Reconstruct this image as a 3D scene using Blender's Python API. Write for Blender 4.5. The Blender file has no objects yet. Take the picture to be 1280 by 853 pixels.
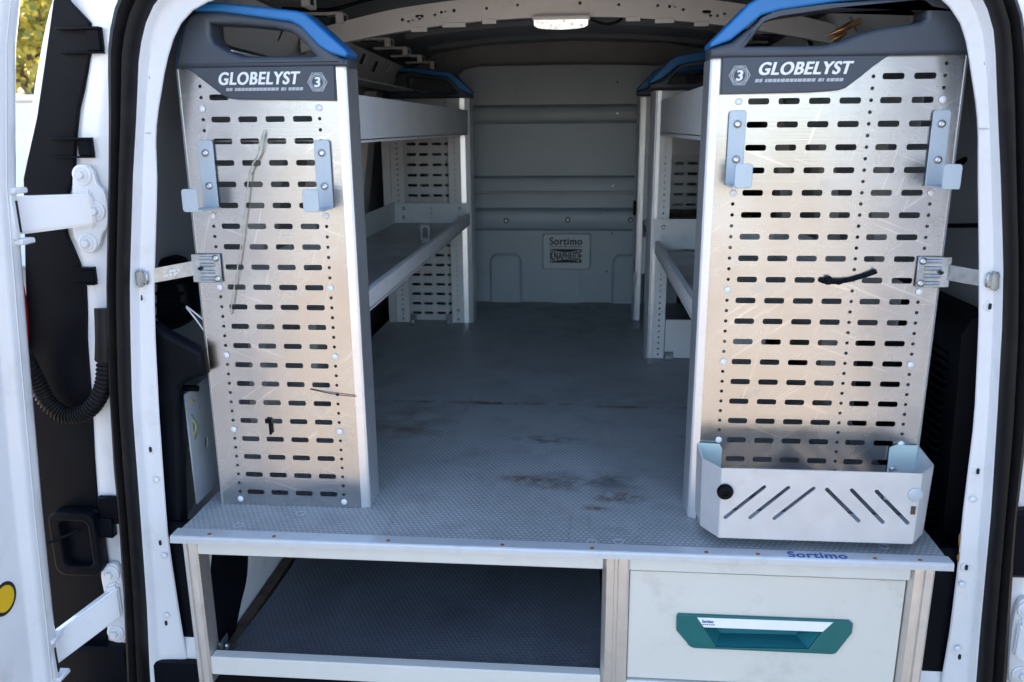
import bpy, bmesh, math, random
from mathutils import Vector, Matrix
R = math.radians
random.seed(4)
scn = bpy.context.scene
C = scn.collection

# ------------------------------------------------------------ camera
cam_d = bpy.data.cameras.new('camera')
cam = bpy.data.objects.new('camera', cam_d); C.objects.link(cam); scn.camera = cam
pitch, yaw, roll = .2556, .0862, -.0076
fw = Vector((-math.sin(yaw)*math.cos(pitch), math.cos(yaw)*math.cos(pitch), -math.sin(pitch)))
rt = Vector((math.cos(yaw), math.sin(yaw), 0)); up = rt.cross(fw)
r2 = math.cos(roll)*rt + math.sin(roll)*up; u2 = -math.sin(roll)*rt + math.cos(roll)*up
M = Matrix.Identity(4)
for i in range(3):
    M[i][0] = r2[i]; M[i][1] = u2[i]; M[i][2] = -fw[i]; M[i][3] = (.0509, -1.2282, .6813)[i]
cam.matrix_world = M
cam_d.sensor_width = 36; cam_d.lens = 36*1024/1280
cam_d.clip_start = .02; cam_d.clip_end = 800
cam_d.dof.use_dof = True; cam_d.dof.focus_distance = 1.50; cam_d.dof.aperture_fstop = 6.5

# ------------------------------------------------------------ sky and sun
SUN_EL, SUN_AZ = 47, 8            # the sun stands beyond the van; its shadow falls towards the camera
w = bpy.data.worlds.new('World'); scn.world = w; w.use_nodes = True
nt = w.node_tree
sky = nt.nodes.new('ShaderNodeTexSky'); sky.sky_type = 'NISHITA'; sky.sun_disc = False
sky.sun_elevation = R(SUN_EL); sky.sun_rotation = R(SUN_AZ); sky.air_density = 1.0; sky.dust_density = 2.0; sky.ozone_density = .7
bgn = nt.nodes['Background']; bgn.inputs['Strength'].default_value = .15
nt.links.new(sky.outputs[0], bgn.inputs[0])
sd = bpy.data.lights.new('sun', 'SUN'); sd.energy = 3.2; sd.angle = R(.55); sd.color = (1, .93, .82)
so = bpy.data.objects.new('sun', sd); C.objects.link(so)
sdir = Vector((math.sin(R(SUN_AZ))*math.cos(R(SUN_EL)), math.cos(R(SUN_AZ))*math.cos(R(SUN_EL)), math.sin(R(SUN_EL))))
so.rotation_euler = (-sdir).to_track_quat('-Z', 'Y').to_euler(); so.location = sdir*20
scn.view_settings.view_transform = 'Standard'; scn.view_settings.look = 'None'
scn.view_settings.exposure = 2.3; scn.view_settings.gamma = 1
scn.cycles.max_bounces = 10; scn.cycles.diffuse_bounces = 6; scn.cycles.glossy_bounces = 5

# ------------------------------------------------------------ materials
def mat(name, col, rough=.5, metal=0., noise=0., nscale=30., bump=0., bscale=200., dirt=None, dscale=6., damt=.5,
        stretch=(1, 1, 1), rvar=0., coat=0., spec=.5):
    m = bpy.data.materials.new(name); m.use_nodes = True
    n = m.node_tree.nodes; l = m.node_tree.links; b = n['Principled BSDF']
    b.inputs['Base Color'].default_value = (*col, 1); b.inputs['Roughness'].default_value = rough
    b.inputs['Metallic'].default_value = metal; b.inputs['Coat Weight'].default_value = coat
    b.inputs['Specular IOR Level'].default_value = spec
    tc = n.new('ShaderNodeTexCoord'); mp = n.new('ShaderNodeMapping'); mp.inputs['Scale'].default_value = stretch
    l.new(tc.outputs['Object'], mp.inputs[0])
    last = None
    if noise:
        t = n.new('ShaderNodeTexNoise'); t.inputs['Scale'].default_value = nscale; t.inputs['Detail'].default_value = 6
        l.new(mp.outputs[0], t.inputs['Vector'])
        mx = n.new('ShaderNodeMix'); mx.data_type = 'RGBA'
        mx.inputs['A'].default_value = (*[c*(1-noise) for c in col], 1); mx.inputs['B'].default_value = (*[min(1, c*(1+noise)) for c in col], 1)
        rm = n.new('ShaderNodeMapRange'); rm.inputs['From Min'].default_value = .3; rm.inputs['From Max'].default_value = .7
        l.new(t.outputs[0], rm.inputs[0]); l.new(rm.outputs[0], mx.inputs['Factor']); last = mx.outputs['Result']
        if rvar:
            rr = n.new('ShaderNodeMapRange'); rr.inputs['From Min'].default_value = .3; rr.inputs['From Max'].default_value = .7
            rr.inputs['To Min'].default_value = rough-rvar; rr.inputs['To Max'].default_value = rough+rvar
            l.new(t.outputs[0], rr.inputs[0]); l.new(rr.outputs[0], b.inputs['Roughness'])
    if dirt:
        t = n.new('ShaderNodeTexNoise'); t.inputs['Scale'].default_value = dscale; t.inputs['Detail'].default_value = 9; t.inputs['Roughness'].default_value = .68
        l.new(tc.outputs['Object'], t.inputs['Vector'])
        cr = n.new('ShaderNodeMapRange'); cr.inputs['From Min'].default_value = .55; cr.inputs['From Max'].default_value = .8; cr.inputs['To Max'].default_value = damt
        l.new(t.outputs[0], cr.inputs[0])
        mx = n.new('ShaderNodeMix'); mx.data_type = 'RGBA'; mx.inputs['B'].default_value = (*dirt, 1)
        if last: l.new(last, mx.inputs['A'])
        else: mx.inputs['A'].default_value = (*col, 1)
        l.new(cr.outputs[0], mx.inputs['Factor']); last = mx.outputs['Result']
    if last: l.new(last, b.inputs['Base Color'])
    if bump:
        t = n.new('ShaderNodeTexNoise'); t.inputs['Scale'].default_value = bscale; t.inputs['Detail'].default_value = 3
        l.new(mp.outputs[0], t.inputs['Vector'])
        bp = n.new('ShaderNodeBump'); bp.inputs['Strength'].default_value = bump; bp.inputs['Distance'].default_value = .002
        l.new(t.outputs[0], bp.inputs['Height']); l.new(bp.outputs[0], b.inputs['Normal'])
    return m

white = mat('white_paint', (.74, .76, .79), .28, noise=.03, nscale=8, dirt=(.33, .29, .24), dscale=11, damt=.34, coat=.5)
inwhite = mat('interior_paint', (.62, .62, .61), .42, noise=.08, nscale=6, dirt=(.16, .13, .1), dscale=9, damt=.4)
def galvmat(name, base):
    """bare aluminium sheet: fine brushed grain, cloudy rub marks, pale scuffs and thin scratches"""
    m = bpy.data.materials.new(name); m.use_nodes = True
    n = m.node_tree.nodes; l = m.node_tree.links; b = n['Principled BSDF']
    tc = n.new('ShaderNodeTexCoord')
    def noise(scale, stretch, lo, hi, detail=6, rot=0., a=0., c=1.):
        m0 = n.new('ShaderNodeMapping'); m0.inputs['Rotation'].default_value = (0, rot, 0); l.new(tc.outputs['Object'], m0.inputs[0])
        mp = n.new('ShaderNodeMapping'); mp.inputs['Scale'].default_value = stretch
        l.new(m0.outputs[0], mp.inputs[0])
        t = n.new('ShaderNodeTexNoise'); t.inputs['Scale'].default_value = scale; t.inputs['Detail'].default_value = detail; t.inputs['Roughness'].default_value = .6
        l.new(mp.outputs[0], t.inputs['Vector'])
        r = n.new('ShaderNodeMapRange'); r.inputs['From Min'].default_value = lo; r.inputs['From Max'].default_value = hi
        r.inputs['To Min'].default_value = a; r.inputs['To Max'].default_value = c
        l.new(t.outputs[0], r.inputs[0]); return r.outputs[0]
    def mth(op, x, y):
        q = n.new('ShaderNodeMath'); q.operation = op
        for i, v in enumerate((x, y)):
            if isinstance(v, (int, float)): q.inputs[i].default_value = v
            else: l.new(v, q.inputs[i])
        return q.outputs[0]
    def mix(f, a, c):
        x = n.new('ShaderNodeMix'); x.data_type = 'RGBA'
        for k, v in (('A', a), ('B', c)):
            if isinstance(v, tuple): x.inputs[k].default_value = (*v, 1)
            else: l.new(v, x.inputs[k])
        l.new(f, x.inputs['Factor']); return x.outputs['Result']
    cloud = noise(7, (1, 1, 1), .38, .66); grain = noise(60, (.12, 1, 6), .3, .7, 3); fine = noise(34, (1, 1, 1), .35, .65, 8)
    scuff = noise(5.5, (1, 1, 1.6), .60, .74, 9); smear = noise(3.2, (.7, 1, 3.2), .60, .78, 9, .5)
    sc1 = noise(9, (.55, 1, 14), .675, .70, 2, .62); sc2 = noise(9, (.5, 1, 15), .68, .70, 2, -.35); sc3 = noise(8, (.6, 1, 16), .68, .70, 2, 1.3)
    scr = mth('MAXIMUM', sc1, mth('MAXIMUM', sc2, sc3))
    col = mix(cloud, tuple(c*.90 for c in base), tuple(min(1, c*1.06) for c in base))
    col = mix(mth('MULTIPLY', grain, .22), col, tuple(c*.78 for c in base))
    col = mix(mth('MULTIPLY', mth('MULTIPLY', scuff, fine), .75), col, (.30, .31, .32))
    col = mix(mth('MULTIPLY', mth('MULTIPLY', smear, fine), .55), col, (.72, .74, .76))
    col = mix(mth('MULTIPLY', scr, .35), col, (.80, .80, .80))
    l.new(col, b.inputs['Base Color'])
    met = mth('SUBTRACT', 1., mth('MULTIPLY', mth('ADD', scuff, smear), .30)); l.new(met, b.inputs['Metallic'])
    rg = mth('ADD', mth('ADD', mth('MULTIPLY', cloud, .10), .21), mth('ADD', mth('MULTIPLY', scuff, .18), mth('MULTIPLY', smear, .12)))
    l.new(rg, b.inputs['Roughness'])
    bp = n.new('ShaderNodeBump'); bp.inputs['Strength'].default_value = .05; bp.inputs['Distance'].default_value = .001
    l.new(mth('ADD', grain, mth('MULTIPLY', scr, .5)), bp.inputs['Height'])
    b2 = n.new('ShaderNodeBump'); b2.inputs['Strength'].default_value = .10; b2.inputs['Distance'].default_value = .004
    l.new(noise(6, (1, 1, 1), .2, .8, 2), b2.inputs['Height']); l.new(bp.outputs[0], b2.inputs['Normal']); l.new(b2.outputs[0], b.inputs['Normal'])
    return m
roofm = mat('roof_skin', (.24, .25, .26), .5, noise=.15, nscale=5, dirt=(.1, .09, .08), dscale=6, damt=.6)
galv = galvmat('perforated_aluminium', (.52, .525, .53))
dullal = mat('dull_aluminium', (.52, .54, .55), .5, .25, noise=.05, nscale=20, dirt=(.3, .29, .27), dscale=12, damt=.4)
anod = mat('anodised_aluminium', (.80, .82, .85), .36, .85, noise=.03, nscale=30, dirt=(.4, .36, .3), dscale=16, damt=.25)
nosem = mat('nosing_metal', (.52, .55, .58), .38, .25, noise=.04, nscale=30, dirt=(.28, .26, .23), dscale=16, damt=.45)
warmal = mat('raw_aluminium', (.72, .69, .65), .38, .8, noise=.04, nscale=40, dirt=(.35, .3, .25), dscale=18, damt=.3)
shelfgrey = mat('grey_powder_coat', (.66, .68, .69), .45, noise=.05, nscale=14, dirt=(.2, .19, .17), dscale=14, damt=.35, bump=.03, bscale=500)
shelfdeck = mat('worn_shelf_metal', (.42, .44, .45), .42, .2, noise=.2, nscale=10, dirt=(.17, .165, .16), dscale=11, damt=.7)
paleblue = mat('pale_zinc', (.43, .50, .56), .42, .25, noise=.04, nscale=30, dirt=(.3, .27, .24), dscale=30, damt=.4)
zinc = mat('bright_zinc', (.44, .48, .50), .26, .9, noise=.2, nscale=60, dirt=(.3, .31, .3), dscale=40, damt=.5)
binmat = mat('bin_metal', (.56, .57, .59), .42, .3, noise=.06, nscale=25, dirt=(.3, .25, .2), dscale=20, damt=.3)
mint = mat('pale_mint_metal', (.60, .72, .70), .4, .2, noise=.03)
rivm = mat('rivet_metal', (.33, .345, .35), .45, .5)
blue = mat('blue_plastic', (.010, .15, .42), .38, noise=.05, nscale=20, bump=.06, bscale=900)
darkpl = mat('dark_grey_plastic', (.046, .058, .078), .46, noise=.08, nscale=15, bump=.10, bscale=1100, dirt=(.12, .12, .12), dscale=20, damt=.25)
blackpl = mat('black_plastic', (.0030, .0042, .0070), .45, noise=.2, nscale=20, bump=.08, bscale=900, spec=.09)
rubber = mat('black_rubber', (.006, .006, .007), .5, noise=.25, nscale=40, dirt=(.035, .03, .025), dscale=22, damt=.35, spec=.25)
lining = mat('grey_lining', (.27, .29, .315), .5, noise=.1, nscale=8, bump=.1, bscale=500)
cream = mat('cream_paint', (.61, .60, .55), .38, noise=.02, nscale=6, dirt=(.36, .33, .28), dscale=9, damt=.62)
creamrail = mat('cream_rail_paint', (.60, .60, .565), .36, noise=.02, dirt=(.4, .35, .28), dscale=18, damt=.3)
teal = mat('teal_plastic', (.003, .112, .112), .4, noise=.05, bump=.05, bscale=900)
tealin = mat('pale_teal_plastic', (.016, .16, .19), .65, spec=.2)
bulkm = mat('bulkhead_paint', (.34, .40, .44), .40, noise=.05, nscale=5, dirt=(.15, .14, .13), dscale=7, damt=.35)
signm = mat('sign_plastic', (.46, .50, .52), .4)
sidem = mat('side_plate_paint', (.36, .40, .44), .45, .1, noise=.1, nscale=12, dirt=(.2, .2, .2), dscale=20, damt=.5)
ink = mat('black_print', (.012, .012, .014), .6)
wprint = mat('white_print', (.78, .80, .82), .5)
bprint = mat('blue_print', (.03, .09, .30), .5)
greyprint = mat('grey_print', (.42, .45, .49), .5)
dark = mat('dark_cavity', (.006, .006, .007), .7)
screwm = mat('screw_metal', (.55, .55, .55), .3, 1., noise=.2, nscale=120)
rustm = mat('rusty_steel', (.30, .12, .03), .6, .3, noise=.5, nscale=60)
redlens = mat('red_lens', (.45, .012, .01), .15, coat=.6)
yellow = mat('yellow_sticker', (.80, .50, .01), .4)
wirem = mat('wire', (.42, .43, .33), .5, .0, noise=.2, nscale=80)
greenw = mat('green_wire', (.05, .14, .04), .4)
yelw = mat('yellow_wire', (.45, .36, .08), .4)
glintm = mat('glint_strip', (.98, .56, .28), .22, 1., noise=.15, nscale=12, bump=.3, bscale=35)  # warm glint put into the metal colour of the added strip
brown = mat('bare_board_edge', (.075, .052, .035), .7, noise=.4, nscale=30)
barkm = mat('bark', (.09, .07, .05), .8, noise=.4, nscale=12, bump=.5, bscale=20)
wallm = mat('white_render', (.80, .80, .78), .7, noise=.04, nscale=4, bump=.2, bscale=60)
groundm = mat('pale_concrete', (.250, .198, .148), .85, noise=.16, nscale=1.2, bump=.3, bscale=60, dirt=(.18, .145, .11), dscale=2.2, damt=.5)

lens = mat('lamp_lens', (.8, .8, .78), .3, noise=.1, nscale=90)
lb = lens.node_tree.nodes['Principled BSDF']; lb.inputs['Emission Color'].default_value = (1, .97, .9, 1); 
ln, ll = lens.node_tree.nodes, lens.node_tree.links
lt = ln.new('ShaderNodeTexCoord'); lv_ = ln.new('ShaderNodeTexVoronoi'); lv_.inputs['Scale'].default_value = 110; ll.new(lt.outputs['Object'], lv_.inputs['Vector'])
lr = ln.new('ShaderNodeMapRange'); lr.inputs['From Max'].default_value = .8; lr.inputs['To Min'].default_value = .03; lr.inputs['To Max'].default_value = .26
ll.new(lv_.outputs['Distance'], lr.inputs[0]); ll.new(lr.outputs[0], lb.inputs['Emission Strength'])

def leafmat(name, c1, c2):
    m = bpy.data.materials.new(name); m.use_nodes = True
    n = m.node_tree.nodes; l = m.node_tree.links; b = n['Principled BSDF']
    oi = n.new('ShaderNodeNewGeometry'); t = n.new('ShaderNodeMix'); t.data_type = 'RGBA'
    t.inputs['A'].default_value = (*c1, 1); t.inputs['B'].default_value = (*c2, 1)
    l.new(oi.outputs['Random Per Island'], t.inputs['Factor']); l.new(t.outputs['Result'], b.inputs['Base Color'])
    b.inputs['Roughness'].default_value = .55
    tr = n.new('ShaderNodeBsdfTranslucent'); l.new(t.outputs['Result'], tr.inputs[0])
    mx = n.new('ShaderNodeMixShader'); mx.inputs[0].default_value = .5
    l.new(b.outputs[0], mx.inputs[1]); l.new(tr.outputs[0], mx.inputs[2]); l.new(mx.outputs[0], n['Material Output'].inputs[0])
    return m
leafm = leafmat('leaf', (.66, .52, .10), (.10, .14, .025))

# rubber mat with small raised studs in a hexagonal lattice, a seam, grime and brown stains
def matfloor(name, base, stains, studcol, wear=.35):
    m = bpy.data.materials.new(name); m.use_nodes = True
    n = m.node_tree.nodes; l = m.node_tree.links; b = n['Principled BSDF']
    def mth(op, a, c=None):
        x = n.new('ShaderNodeMath'); x.operation = op
        for i, v in enumerate((a, c)):
            if v is None: continue
            if isinstance(v, (int, float)): x.inputs[i].default_value = v
            else: l.new(v, x.inputs[i])
        return x.outputs[0]
    tc = n.new('ShaderNodeTexCoord'); sp = n.new('ShaderNodeSeparateXYZ'); l.new(tc.outputs['Object'], sp.inputs[0])
    X, Y = sp.outputs[0], sp.outputs[1]
    q = 1/.0098
    yy = mth('MULTIPLY', Y, q/.866); xx = mth('SUBTRACT', mth('MULTIPLY', X, q), mth('MULTIPLY', yy, .5))
    fx = mth('SUBTRACT', mth('FRACT', xx), .5); fy = mth('SUBTRACT', mth('FRACT', yy), .5)
    cx = mth('ADD', fx, mth('MULTIPLY', fy, .5)); cy = mth('MULTIPLY', fy, .866)
    d = mth('SQRT', mth('ADD', mth('MULTIPLY', cx, cx), mth('MULTIPLY', cy, cy)))
    st = n.new('ShaderNodeMapRange'); st.interpolation_type = 'SMOOTHSTEP'
    st.inputs['From Min'].default_value = .40; st.inputs['From Max'].default_value = .26
    l.new(d, st.inputs[0])
    def noise(scale, lo, hi, detail=7):
        t = n.new('ShaderNodeTexNoise'); t.inputs['Scale'].default_value = scale; t.inputs['Detail'].default_value = detail; t.inputs['Roughness'].default_value = .62
        l.new(tc.outputs['Object'], t.inputs['Vector'])
        r = n.new('ShaderNodeMapRange'); r.inputs['From Min'].default_value = lo; r.inputs['From Max'].default_value = hi
        l.new(t.outputs[0], r.inputs[0]); return r.outputs[0]
    def mix(f, a, bb):
        x = n.new('ShaderNodeMix'); x.data_type = 'RGBA'
        for k, v in (('A', a), ('B', bb)):
            if isinstance(v, tuple): x.inputs[k].default_value = (*v, 1)
            else: l.new(v, x.inputs[k])
        if isinstance(f, (int, float)): x.inputs['Factor'].default_value = f
        else: l.new(f, x.inputs['Factor'])
        return x.outputs['Result']
    wn = noise(4, .35, .65)
    col = mix(wn, base, tuple(c*1.35 for c in base))
    col = mix(mth('MULTIPLY', st.outputs[0], mth('ADD', mth('MULTIPLY', wn, .6), wear)), col, studcol)
    col = mix(mth('MULTIPLY', noise(9, .5, .75), .45), col, tuple(c*.45 for c in base))
    def streak(sc, sxy, lo, hi, rot):
        mp = n.new('ShaderNodeMapping'); mp.inputs['Scale'].default_value = (*sxy, 1); mp.inputs['Rotation'].default_value = (0, 0, rot)
        l.new(tc.outputs['Object'], mp.inputs[0])
        t = n.new('ShaderNodeTexNoise'); t.inputs['Scale'].default_value = sc; t.inputs['Detail'].default_value = 5; t.inputs['Roughness'].default_value = .65
        l.new(mp.outputs[0], t.inputs['Vector'])
        r = n.new('ShaderNodeMapRange'); r.inputs['From Min'].default_value = lo; r.inputs['From Max'].default_value = hi
        l.new(t.outputs[0], r.inputs[0]); return r.outputs[0]
    col = mix(mth('MULTIPLY', streak(6, (3.5, .35), .58, .72, .12), .30), col, tuple(c*1.9 for c in base))
    col = mix(mth('MULTIPLY', streak(8, (5, .3), .62, .70, -.3), .22), col, tuple(c*.4 for c in base))
    col = mix(mth('MULTIPLY', streak(55, (1, 1), .66, .74, 0), .6), col, (.05, .042, .035))
    for (sx, sy, rx, ry, amt, c) in stains:
        ax = mth('MULTIPLY', mth('SUBTRACT', X, sx), 1/rx); ay = mth('MULTIPLY', mth('SUBTRACT', Y, sy), 1/ry)
        dd = mth('SQRT', mth('ADD', mth('MULTIPLY', ax, ax), mth('MULTIPLY', ay, ay)))
        f = n.new('ShaderNodeMapRange'); f.inputs['From Min'].default_value = 1.; f.inputs['From Max'].default_value = .25
        l.new(dd, f.inputs[0])
        fac = mth('MULTIPLY', mth('MULTIPLY', f.outputs[0], noise(38 if rx < .12 else 12, .42, .58)), amt)
        col = mix(fac, col, c)
    l.new(col, b.inputs['Base Color'])
    b.inputs['Roughness'].default_value = .5
    rr = n.new('ShaderNodeMapRange'); rr.inputs['To Min'].default_value = .42; rr.inputs['To Max'].default_value = .62
    l.new(wn, rr.inputs[0]); l.new(rr.outputs[0], b.inputs['Roughness'])
    bp = n.new('ShaderNodeBump'); bp.inputs['Strength'].default_value = .8; bp.inputs['Distance'].default_value = .0014
    l.new(st.outputs[0], bp.inputs['Height']); l.new(bp.outputs[0], b.inputs['Normal'])
    return m
BR = (.100, .068, .038); DK = (.035, .036, .038)
floorm = matfloor('studded_rubber_mat', (.225, .248, .262),
    [(-.06, .285, .075, .02, .95, BR), (.0, .27, .10, .05, .6, BR), (.125, .215, .07, .035, 1., BR), (.085, .165, .035, .02, .9, (.12, .07, .03)),
     (.08, .285, .16, .06, .7, DK), (-.02, .50, .10, .03, .7, DK), (-.36, .58, .14, .18, .75, (.12, .10, .07)), (-.2, .745, .34, .016, 1.2, BR), (.25, .735, .26, .014, 1., BR),
     (.16, .80, .30, .12, .25, DK), (.1, 1.6, .35, .35, .3, (.08, .07, .06)), (.0, 1.9, .5, .14, .5, (.07, .06, .055))],
    (.40, .43, .45), .5)
lowm = matfloor('lower_rubber_mat', (.070, .084, .105), [(-.5, .05, .12, .2, .6, (.10, .095, .09)), (-.1, .1, .08, .02, .4, (.12, .13, .14))], (.11, .125, .15), .15)

# ------------------------------------------------------------ mesh helpers
def thing(name, label, cat, loc=(0, 0, 0), group=None):
    o = bpy.data.objects.new(name, None); C.objects.link(o); o.location = loc; o.empty_display_size = .05
    o['label'] = label; o['category'] = cat
    if group: o['group'] = group
    return o
def tag(o, label, cat, group=None):
    o['label'] = label; o['category'] = cat
    if group: o['group'] = group
    return o
def root_loc(o):
    v = Vector(o.location)
    while o.parent: o = o.parent; v += o.location
    return v
def link(name, me, m, parent=None, smooth=None, label=None):
    o = bpy.data.objects.new(name, me); C.objects.link(o)
    if m and not me.materials: me.materials.append(m)
    if smooth is not None:
        for p in me.polygons: p.use_smooth = True
        me.set_sharp_from_angle(angle=R(smooth))
    if parent:
        o.parent = parent
        o.matrix_parent_inverse = Matrix.Translation(-parent_off(parent))
    if label: o['label'] = label
    return o
def parent_off(p):
    # world offset of a parent (children of root empties keep world coordinates)
    return Vector(p.location) if p.parent is None else Vector((0, 0, 0)) + (Vector(p.location))
def raw(verts, faces):
    me = bpy.data.meshes.new('m'); me.from_pydata([tuple(v) for v in verts], [], faces); me.update()
    bm = bmesh.new(); bm.from_mesh(me); bmesh.ops.recalc_face_normals(bm, faces=bm.faces); bm.to_mesh(me); bm.free()
    return me
def boxme(x0, x1, y0, y1, z0, z1, bev=.0015, seg=1):
    bm = bmesh.new(); bmesh.ops.create_cube(bm, size=1)
    for v in bm.verts:
        v.co = Vector(((x0+x1)/2 + v.co.x*(x1-x0), (y0+y1)/2 + v.co.y*(y1-y0), (z0+z1)/2 + v.co.z*(z1-z0)))
    if bev: bmesh.ops.bevel(bm, geom=bm.edges[:], offset=bev, segments=seg, affect='EDGES')
    me = bpy.data.meshes.new('m'); bm.to_mesh(me); bm.free(); return me
def box(name, dims, m, parent=None, bev=.0015, label=None, seg=1):
    return link(name, boxme(*dims, bev=bev, seg=seg), m, parent, None if seg == 1 else 40, label)
def join(mes):
    bm = bmesh.new()
    for me in mes: bm.from_mesh(me)
    out = bpy.data.meshes.new('m'); bm.to_mesh(out); bm.free(); return out
def from_curve(cu, plane, at):
    ob = bpy.data.objects.new('tmp', cu); C.objects.link(ob)
    dg = bpy.context.evaluated_depsgraph_get(); dg.update()
    me = bpy.data.meshes.new_from_object(ob.evaluated_get(dg))
    bpy.data.objects.remove(ob)
    for v in me.vertices:
        x, y, z = v.co
        v.co = {'XZ': (x, at-z, y), 'YZ': (at+z, x, y), 'XY': (x, y, at+z)}[plane]
    me.materials.clear()
    return me
def sheetme(outer, holes, t, plane='XZ', at=0., bev=0., seg=1):
    """solid plate of thickness t; 'at' is its middle"""
    cu = bpy.data.curves.new('c', 'CURVE'); cu.dimensions = '2D'; cu.fill_mode = 'BOTH'
    for pts in [outer] + list(holes):
        s = cu.splines.new('POLY'); s.points.add(len(pts)-1)
        for p, q in zip(s.points, pts): p.co = (q[0], q[1], 0, 1)
        s.use_cyclic_u = True
    cu.extrude = t/2 - bev; cu.bevel_depth = bev; cu.offset = -bev; cu.bevel_resolution = seg-1
    return from_curve(cu, plane, at)
def sheet(name, outer, holes, t, m, parent=None, plane='XZ', at=0., bev=0., seg=1, label=None):
    return link(name, sheetme(outer, holes, t, plane, at, bev, seg), m, parent, 35 if bev else None, label)
def slot(cx, cy, wd, h, r=None, n=3):
    r = min(r or h/2, h/2, wd/2) * .999; p = []
    for (sx, sy, a0) in ((1, 1, 0), (-1, 1, 90), (-1, -1, 180), (1, -1, 270)):
        for k in range(n+1):
            a = R(a0 + 90*k/n); p.append((cx+sx*(wd/2-r)+r*math.cos(a), cy+sy*(h/2-r)+r*math.sin(a)))
    return p
def circ(cx, cy, r, n=10, ph=0): return [(cx+r*math.cos(2*math.pi*k/n+ph), cy+r*math.sin(2*math.pi*k/n+ph)) for k in range(n)]
def smooth_poly(pts, it=2):
    for _ in range(it):
        q = []
        for i in range(len(pts)):
            a, b = Vector(pts[i]), Vector(pts[(i+1) % len(pts)])
            q += [tuple(a*.75+b*.25), tuple(a*.25+b*.75)]
        pts = q
    return pts
def lathe(prof, n=16):
    """profile (r, h) turned about +h; returned with axis along -Y (facing the camera), centre at the origin"""
    v = []; f = []
    for r, h in prof:
        for k in range(n): a = 2*math.pi*k/n; v.append((r*math.cos(a), -h, r*math.sin(a)))
    for i in range(len(prof)-1):
        for k in range(n): f.append((i*n+k, i*n+(k+1) % n, (i+1)*n+(k+1) % n, (i+1)*n+k))
    f.append(tuple(range((len(prof)-1)*n, len(prof)*n)))
    return raw(v, f)
def tubeme(pts, rad, n=8, closed=False):
    P = [Vector(p) for p in pts]; v = []; f = []; nrm = None
    for i, p in enumerate(P):
        t = (P[min(i+1, len(P)-1)] - P[max(i-1, 0)]).normalized()
        if nrm is None: nrm = t.orthogonal().normalized()
        nrm = (nrm - t*nrm.dot(t)).normalized(); bi = t.cross(nrm)
        r = rad[i] if isinstance(rad, (list, tuple)) else rad
        for k in range(n): a = 2*math.pi*k/n; v.append(p + (nrm*math.cos(a)+bi*math.sin(a))*r)
    for i in range(len(P)-1):
        for k in range(n): f.append((i*n+k, i*n+(k+1) % n, (i+1)*n+(k+1) % n, (i+1)*n+k))
    f += [tuple(range(n)), tuple(range((len(P)-1)*n, len(P)*n))]
    return raw(v, f)
def tube(name, pts, rad, m, parent=None, n=8, label=None): return link(name, tubeme(pts, rad, n), m, parent, 50, label)
def catmull(pts, k=8):
    P = [Vector(p) for p in pts]; P = [P[0]*2-P[1]] + P + [P[-1]*2-P[-2]]; o = []
    for i in range(1, len(P)-2):
        for j in range(k):
            t = j/k
            o.append(.5*((2*P[i]) + (P[i+1]-P[i-1])*t + (2*P[i-1]-5*P[i]+4*P[i+1]-P[i+2])*t*t + (3*P[i]-P[i-1]-3*P[i+1]+P[i+2])*t**3))
    o.append(P[-2]); return o
def prism(name, prof, z0, z1, m, parent=None, label=None):
    """profile in XY pulled along Z"""
    n = len(prof); v = [(x, y, z0) for x, y in prof] + [(x, y, z1) for x, y in prof]
    f = [(i, (i+1) % n, n+(i+1) % n, n+i) for i in range(n)] + [tuple(range(n)), tuple(range(n, 2*n))]
    return link(name, raw(v, f), m, parent, None, label)
def text(name, s, x0, x1, z0, z1, y, m, parent, shear=0., bold=.012, plane='XZ', t=.0008, warp=None, label=None, heavy=0.):
    cu = bpy.data.curves.new('t', 'FONT'); cu.body = s; cu.size = 1; cu.shear = shear; cu.offset = bold; cu.extrude = .001; cu.space_character = 1.10 if heavy else 1.0
    ob = bpy.data.objects.new('tmp', cu); C.objects.link(ob)
    dg = bpy.context.evaluated_depsgraph_get(); dg.update()
    one = bpy.data.meshes.new_from_object(ob.evaluated_get(dg)); bpy.data.objects.remove(ob)
    one.materials.clear(); bm = bmesh.new()
    for k in range(4 if heavy else 1):        # heavy strokes: overlapping copies, each a hair further out
        n0 = len(bm.verts); bm.from_mesh(one); bm.verts.ensure_lookup_table()
        for vv in bm.verts[n0:]:
            vv.co.x += heavy*(k-1.5)/1.5 if heavy else 0
            if heavy and k % 2: vv.co.y += heavy*.45
            vv.co.z += .0002*k if vv.co.z > 0 else 0
    me = bpy.data.meshes.new('m'); bm.to_mesh(me); bm.free()
    xs = [v.co.x for v in me.vertices]; ys = [v.co.y for v in me.vertices]
    ax, bx, ay, by = min(xs), max(xs), min(ys), max(ys)
    for v in me.vertices:
        a = (v.co.x-ax)/(bx-ax); b = (v.co.y-ay)/(by-ay)
        if warp: b = warp(a, b)
        X = x0+a*(x1-x0); Z = z0+b*(z1-z0); d = (t+(v.co.z-.001)*.35 if v.co.z > 0 else 0)
        v.co = (X, y-d, Z) if plane == 'XZ' else (X, Z, y+d)
    me.materials.clear()
    return link(name, me, m, parent, None, label)
def copyat(o, loc, parent=None, rot=None, scale=None):
    c = o.copy(); C.objects.link(c)
    if parent is not None:
        c.parent = parent; c.matrix_parent_inverse = Matrix.Translation(-parent_off(parent))
    c.location = loc
    if rot: c.rotation_euler = rot
    if scale: c.scale = scale
    return c
def stamp(name, me, locs, m, parent, rot=None):
    first = None
    for p in locs:
        if first is None:
            first = link(name, me, m, parent, 40); first.location = p
            if rot: first.rotation_euler = rot
        else: copyat(first, p, parent, rot)
    return first
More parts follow.
